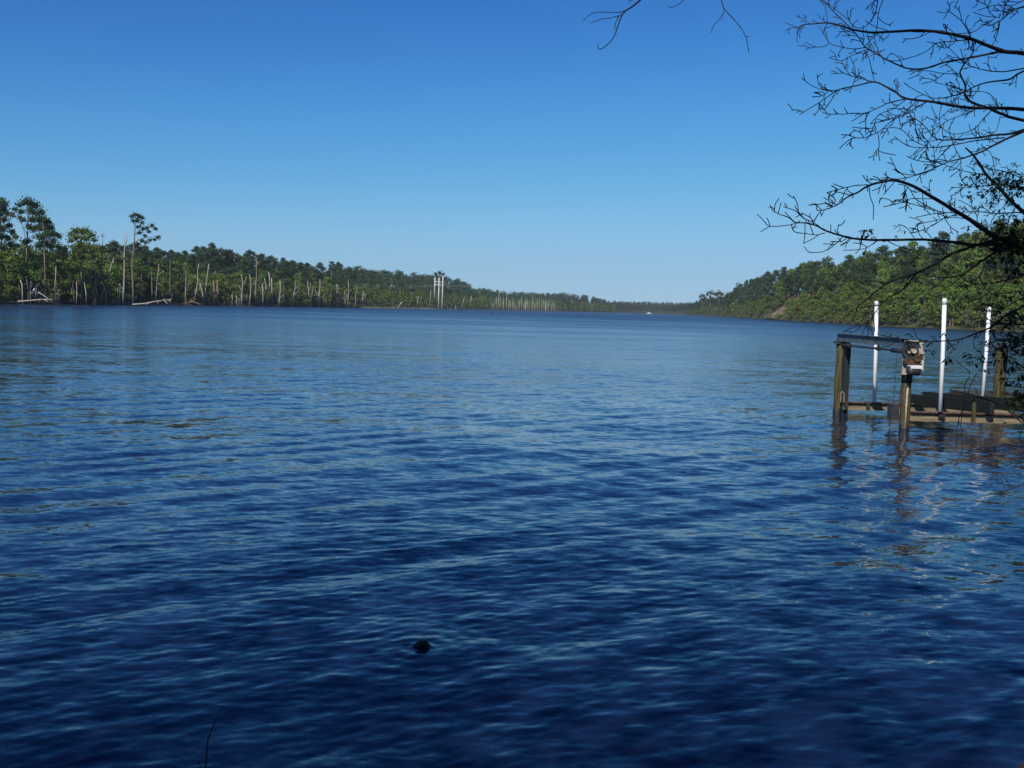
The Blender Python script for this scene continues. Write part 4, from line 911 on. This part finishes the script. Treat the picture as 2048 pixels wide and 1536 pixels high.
b2([(1240, 850), (1150, 960), (1050, 1020), (970, 1090), (900, 1200), (860, 1250), (835, 1310)], 12, 3, .4); b2([(900, 1215), (790, 1240), (690, 1290)], 5, 3, .2); b2([(870, 1200), (900, 1260), (925, 1315)], 5, 3, .2); b2([(1000, 930), (930, 905), (850, 905), (770, 925)], 5, 3, .3); b2([(960, 1085), (860, 1100), (700, 1180)], 5, 3, .4)
b2([(2000, 640), (1850, 680), (1700, 780), (1600, 850), (1480, 880), (1260, 860)], 18, 6, .5); b2([(1590, 860), (1500, 940), (1400, 940), (1290, 900)], 7, 4, .5); b2([(1480, 700), (1350, 700), (1250, 680), (1100, 640), (1000, 590)], 7, 3, .6); b2([(1780, 720), (1720, 860), (1620, 940), (1520, 1050)], 8, 3, .6)
b2([(1650, 450), (1550, 400), (1450, 390), (1350, 370), (1250, 340), (1170, 320), (1080, 305)], 8, 3); b2([(1450, 400), (1350, 405), (1240, 430)], 5, 3); b2([(1620, 440), (1500, 430), (1400, 450), (1300, 470), (1240, 480)], 5, 3); b2([(1470, 420), (1400, 470), (1300, 520), (1220, 545)], 6, 3); b2([(1440, 350), (1450, 420), (1500, 500), (1560, 540)], 5, 3); b2([(1400, 290), (1300, 290), (1200, 290), (1130, 320), (1000, 350)], 6, 3)
b2([(1110, 180), (1180, 200), (1230, 280), (1300, 330), (1440, 400)], 3, 5); b2([(2200, 390), (2048, 390), (1850, 400), (1700, 385), (1600, 390), (1550, 400)], 12, 4); b2([(1980, 360), (1930, 460), (1920, 560)], 8, 4); b2([(1700, 470), (1690, 400), (1640, 340), (1560, 300)], 6, 3)
b2([(2300, 980), (2048, 1090), (1900, 1170), (1800, 1250), (1650, 1310), (1550, 1345), (1400, 1355), (1250, 1360), (1140, 1345), (950, 1300)], 16, 4, .5)
b2([(2200, 1000), (2048, 1030), (1950, 1080), (1850, 1130), (1760, 1120), (1640, 1110)], 12, 4, .5); b2([(2200, 950), (2048, 980), (1850, 1000), (1780, 990)], 9, 4, .6); b2([(2150, 820), (2048, 860), (1900, 900), (1750, 930), (1600, 900)], 12, 4, .7); b2([(2300, 1260), (2048, 1230), (1850, 1220), (1750, 1180), (1650, 1200)], 14, 4, .8)
b2([(2048, 760), (1950, 860), (1850, 1000), (1800, 1100)], 12, 4, .8); b2([(2048, 1340), (1900, 1300), (1800, 1260)], 10, 5, .6)
P_ = lambda p, w0, w1, t=0: BR.append((p, w0, w1, t))
P_([(2120, 900), (2060, 858), (2048, 850), (2020, 825), (1990, 805), (1960, 795), (1935, 787), (1918, 784), (1901, 779)], 4, 1.6, 0); P_([(1930, 787), (1930, 770), (1938, 755), (1939, 743)], 1.6, 1.2); P_([(1936, 787), (1942, 768), (1953, 748), (1966, 731)], 1.6, 1.2); P_([(1957, 794), (1952, 780), (1949, 776)], 1.5, 1)
P_([(1950, 797), (1925, 820), (1917, 840), (1913, 868), (1913, 896)], 1.8, 1.2, .2); P_([(1930, 800), (1922, 845), (1925, 885), (1922, 910), (1908, 932)], 1.7, 1, .2); P_([(2120, 850), (2048, 912), (2030, 925), (2009, 932)], 2.4, 1.2, .3); P_([(2120, 920), (2048, 965), (2030, 975), (2012, 980)], 2.2, 1.2, .3); P_([(2070, 800), (2040, 870), (2048, 890)], 2, 1.2, .3)
P_([(1939, 743), (1925, 732), (1905, 715)], 1.4, 1, 0); P_([(2048, 735), (2030, 722), (2022, 712)], 2, 1, .4); P_([(2100, 760), (2060, 740), (2010, 745)], 2, 1, .4); P_([(2100, 700), (2048, 690), (2000, 680), (1975, 690)], 4, 1.5, .6); P_([(2100, 790), (2048, 775), (2015, 770)], 3, 1.5, .6)
b3([(1500, -700), (1000, -300), (720, 0), (600, 90), (540, 140), (500, 240), (440, 390), (340, 490), (290, 500), (285, 455)], 26, 5); b3([(600, 90), (510, 125), (380, 125), (230, 135), (135, 215)], 9, 6); b3([(540, 140), (500, 160), (400, 187), (330, 195), (210, 235)], 8, 6); b3([(500, 165), (465, 240), (455, 310)], 12, 7)
b3([(1400, -250), (1160, 0), (1115, 40), (1040, 75), (1010, 70), (1003, 50)], 11, 5); b3([(1500, -250), (1550, 0), (1583, 90), (1690, 210), (1760, 300), (1800, 375), (1815, 430), (1833, 540)], 13, 5); b3([(1583, 90), (1550, 180), (1480, 245), (1445, 335)], 8, 5); b3([(1800, 375), (1845, 375)], 5, 5); b3([(760, -60), (640, 0), (600, 20)], 9, 7)
P_([(2700, 600), (2350, 150), (2000, -120), (1700, -170), (1433, -137), (1330, -60)], 22, 5, 0)
for pts, w0, w1, t in BR:
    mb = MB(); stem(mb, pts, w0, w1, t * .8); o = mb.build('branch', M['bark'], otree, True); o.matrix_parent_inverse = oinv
mb = MB(); tc_ = at(2650, 700, 6.2)
mb.tube([(5.9, 4.4, -.1), (5.8, 4.8, 1.2), (5.5, 5.4, 2.2), (5.2, 5.9, 3.0), (5.3, 6.1, 4.2), (5.2, 5.6, 6.5), (4.6, 4.6, 9)], [.24, .19, .17, .15, .13, .1, .05], 12)
for tgt in (at(2300, 760 / 3.737 + 320 + 40, fd(2110, 520)), at(2196, 240, fd(2196, 240)), at(2196, 160, fd(2196, 160)), at(2110, 600, fd(2110, 600)), at(2110, 900, fd(2110, 900)), at(2110, 700, fd(2110, 700)), at(2700, 600, fd(2700, 600))):
    mb.tube([(5.3, 5.8, max(1.0, tgt.z - .5)), tuple((Vector((5.3, 5.8, max(1.0, tgt.z - .5))) + tgt) / 2 + Vector((0, 0, .1))), tuple(tgt)], [.06, .04, .018], 8)
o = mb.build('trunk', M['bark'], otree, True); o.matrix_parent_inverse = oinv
# small new leaves in sprays
lv = MB()
def spray(x, y, n_=7, L=10):
    c = at(x, y, fd(x, y)); sc = fd(x, y) / FPX
    for _ in range(n_):
        a = rnd.uniform(0, 6.28); el = rnd.uniform(-.9, .6); d = Vector((math.cos(a) * math.cos(el), math.sin(a) * math.cos(el), math.sin(el)))
        l = L * 1.35 * rnd.uniform(.6, 1.25) * sc; w = l * rnd.uniform(.13, .2); u = d.cross(Vector((rnd.gauss(0, .4), rnd.gauss(0, .4), 1))).normalized()
        s0 = c + Vector((rnd.gauss(0, 1), rnd.gauss(0, 1), rnd.gauss(0, 1))) * 2.2 * sc; dr = Vector((0, 0, -l * .18)); nn_ = d.cross(u).normalized() * w * .35
        lv.add([s0, s0 + d * l * .4 + u * w, s0 + d * l * .75 + u * w * .7 + dr * .6, s0 + d * l + dr, s0 + d * l * .75 - u * w * .7 + dr * .6, s0 + d * l * .4 - u * w, s0 + d * l * .45 + nn_], [(0, 6, 1), (1, 6, 2), (2, 6, 3), (3, 6, 4), (4, 6, 5), (5, 6, 0)], rnd.random())
for (x, y, n_) in [(1733, 462, 9), (1740, 470, 6), (1724, 468, 5), (1797, 452, 5), (1806, 460, 4), (1793, 475, 4), (1752, 476, 3), (1768, 670, 7), (1758, 674, 4), (1780, 668, 5), (1800, 676, 8), (1812, 680, 7), (1820, 672, 5), (1838, 680, 5), (1858, 684, 6), (1865, 676, 5),
        (1850, 690, 4), (1888, 668, 6), (1890, 680, 5), (1900, 692, 8), (1906, 700, 5), (1920, 680, 5), (1860, 700, 6), (1848, 712, 4), (1840, 717, 4), (1896, 716, 6), (1893, 722, 4), (1935, 710, 7), (1944, 718, 8), (1930, 722, 5), (1950, 728, 7), (1962, 712, 6), (1958, 702, 6), (1972, 722, 7), (1971, 735, 5),
        (1968, 690, 6), (1975, 682, 6), (2030, 720, 8), (2036, 730, 6), (2020, 748, 7), (2012, 756, 6), (2030, 762, 8), (2024, 770, 7), (2040, 752, 6), (2015, 765, 6), (2036, 780, 8), (2046, 700, 6)]: spray(x, y, n_)
for _ in range(170): x = rnd.gauss(2010, 45); y = rnd.gauss(375, 22) + (2048 - x) * .02; spray(x, y, 6, 8) if x > 1905 else None
for _ in range(230): spray(rnd.gauss(2035, 30), rnd.gauss(492, 30), 6, 9)
for _ in range(120): x = rnd.gauss(2028, 28); spray(x, rnd.gauss(668, 30), 6, 9) if x > 1975 else None
for _ in range(45): x = rnd.gauss(2040, 22); spray(x, rnd.gauss(800, 22), 6, 10) if x > 1998 else None
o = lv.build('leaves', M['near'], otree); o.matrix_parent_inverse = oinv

# ------------------------------------------------------------ trees of the near bank that shade the edge (outside the frame)
def shade_tree(x, y, h, w, lab):
    root = empty('shade_tree', (x, y, .6)); tag(root, lab, 'tree')
    cr = MB(); tr = MB()
    tr.tube([(0, 0, -.6), (.1, 0, h * .3), (-.1, .1, h * .6), (0, 0, h * .9)], [.28, .22, .15, .05], 8)
    for i in range(26):
        t = .42 + .55 * rnd.random(); a = rnd.uniform(0, 6.28); q = w * .5 * math.sin(math.pi * min(1, (t - .3) * 1.35)) * rnd.uniform(.2, 1)
        c = Vector((math.cos(a) * q, math.sin(a) * q, h * t)); lobe(cr, c, w * .17, 110, .28, .7, rnd.random(), .2)
        tr.tube([(0, 0, h * t * .75), c * .5 + Vector((0, 0, h * t * .4)), c], [.08, .05, .02], 5)
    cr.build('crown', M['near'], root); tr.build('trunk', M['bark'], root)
shade_tree(-5, -3.5, 13, 10, 'broad leafy tree on the near bank, left of where the viewer stands')
shade_tree(1.5, -4.5, 15, 11, 'tallest leafy tree on the near bank behind the viewer')
shade_tree(7.5, -1.0, 14, 11, 'leafy tree on the near bank, right of where the viewer stands')
shade_tree(10.5, 4.5, 12, 9, 'leafy tree leaning from the near bank toward the dock')

# ------------------------------------------------------------ air
hz = MB(); hz.box((0, 1500, 75), (5000, 3600, 160)); ho = hz.build('haze', None if False else M['black']); ho.data.materials.clear()
hm = bpy.data.materials.new('thin_air'); hm.use_nodes = True; hn = hm.node_tree.nodes; hn.remove(hn['Principled BSDF'])
pv = hn.new('ShaderNodeVolumePrincipled'); pv.inputs['Color'].default_value = (.75, .86, 1, 1); pv.inputs['Density'].default_value = .00008; pv.inputs['Anisotropy'].default_value = 0
hm.node_tree.links.new(pv.outputs[0], hn['Material Output'].inputs['Volume']); ho.data.materials.append(hm); tag(ho, kind='stuff')
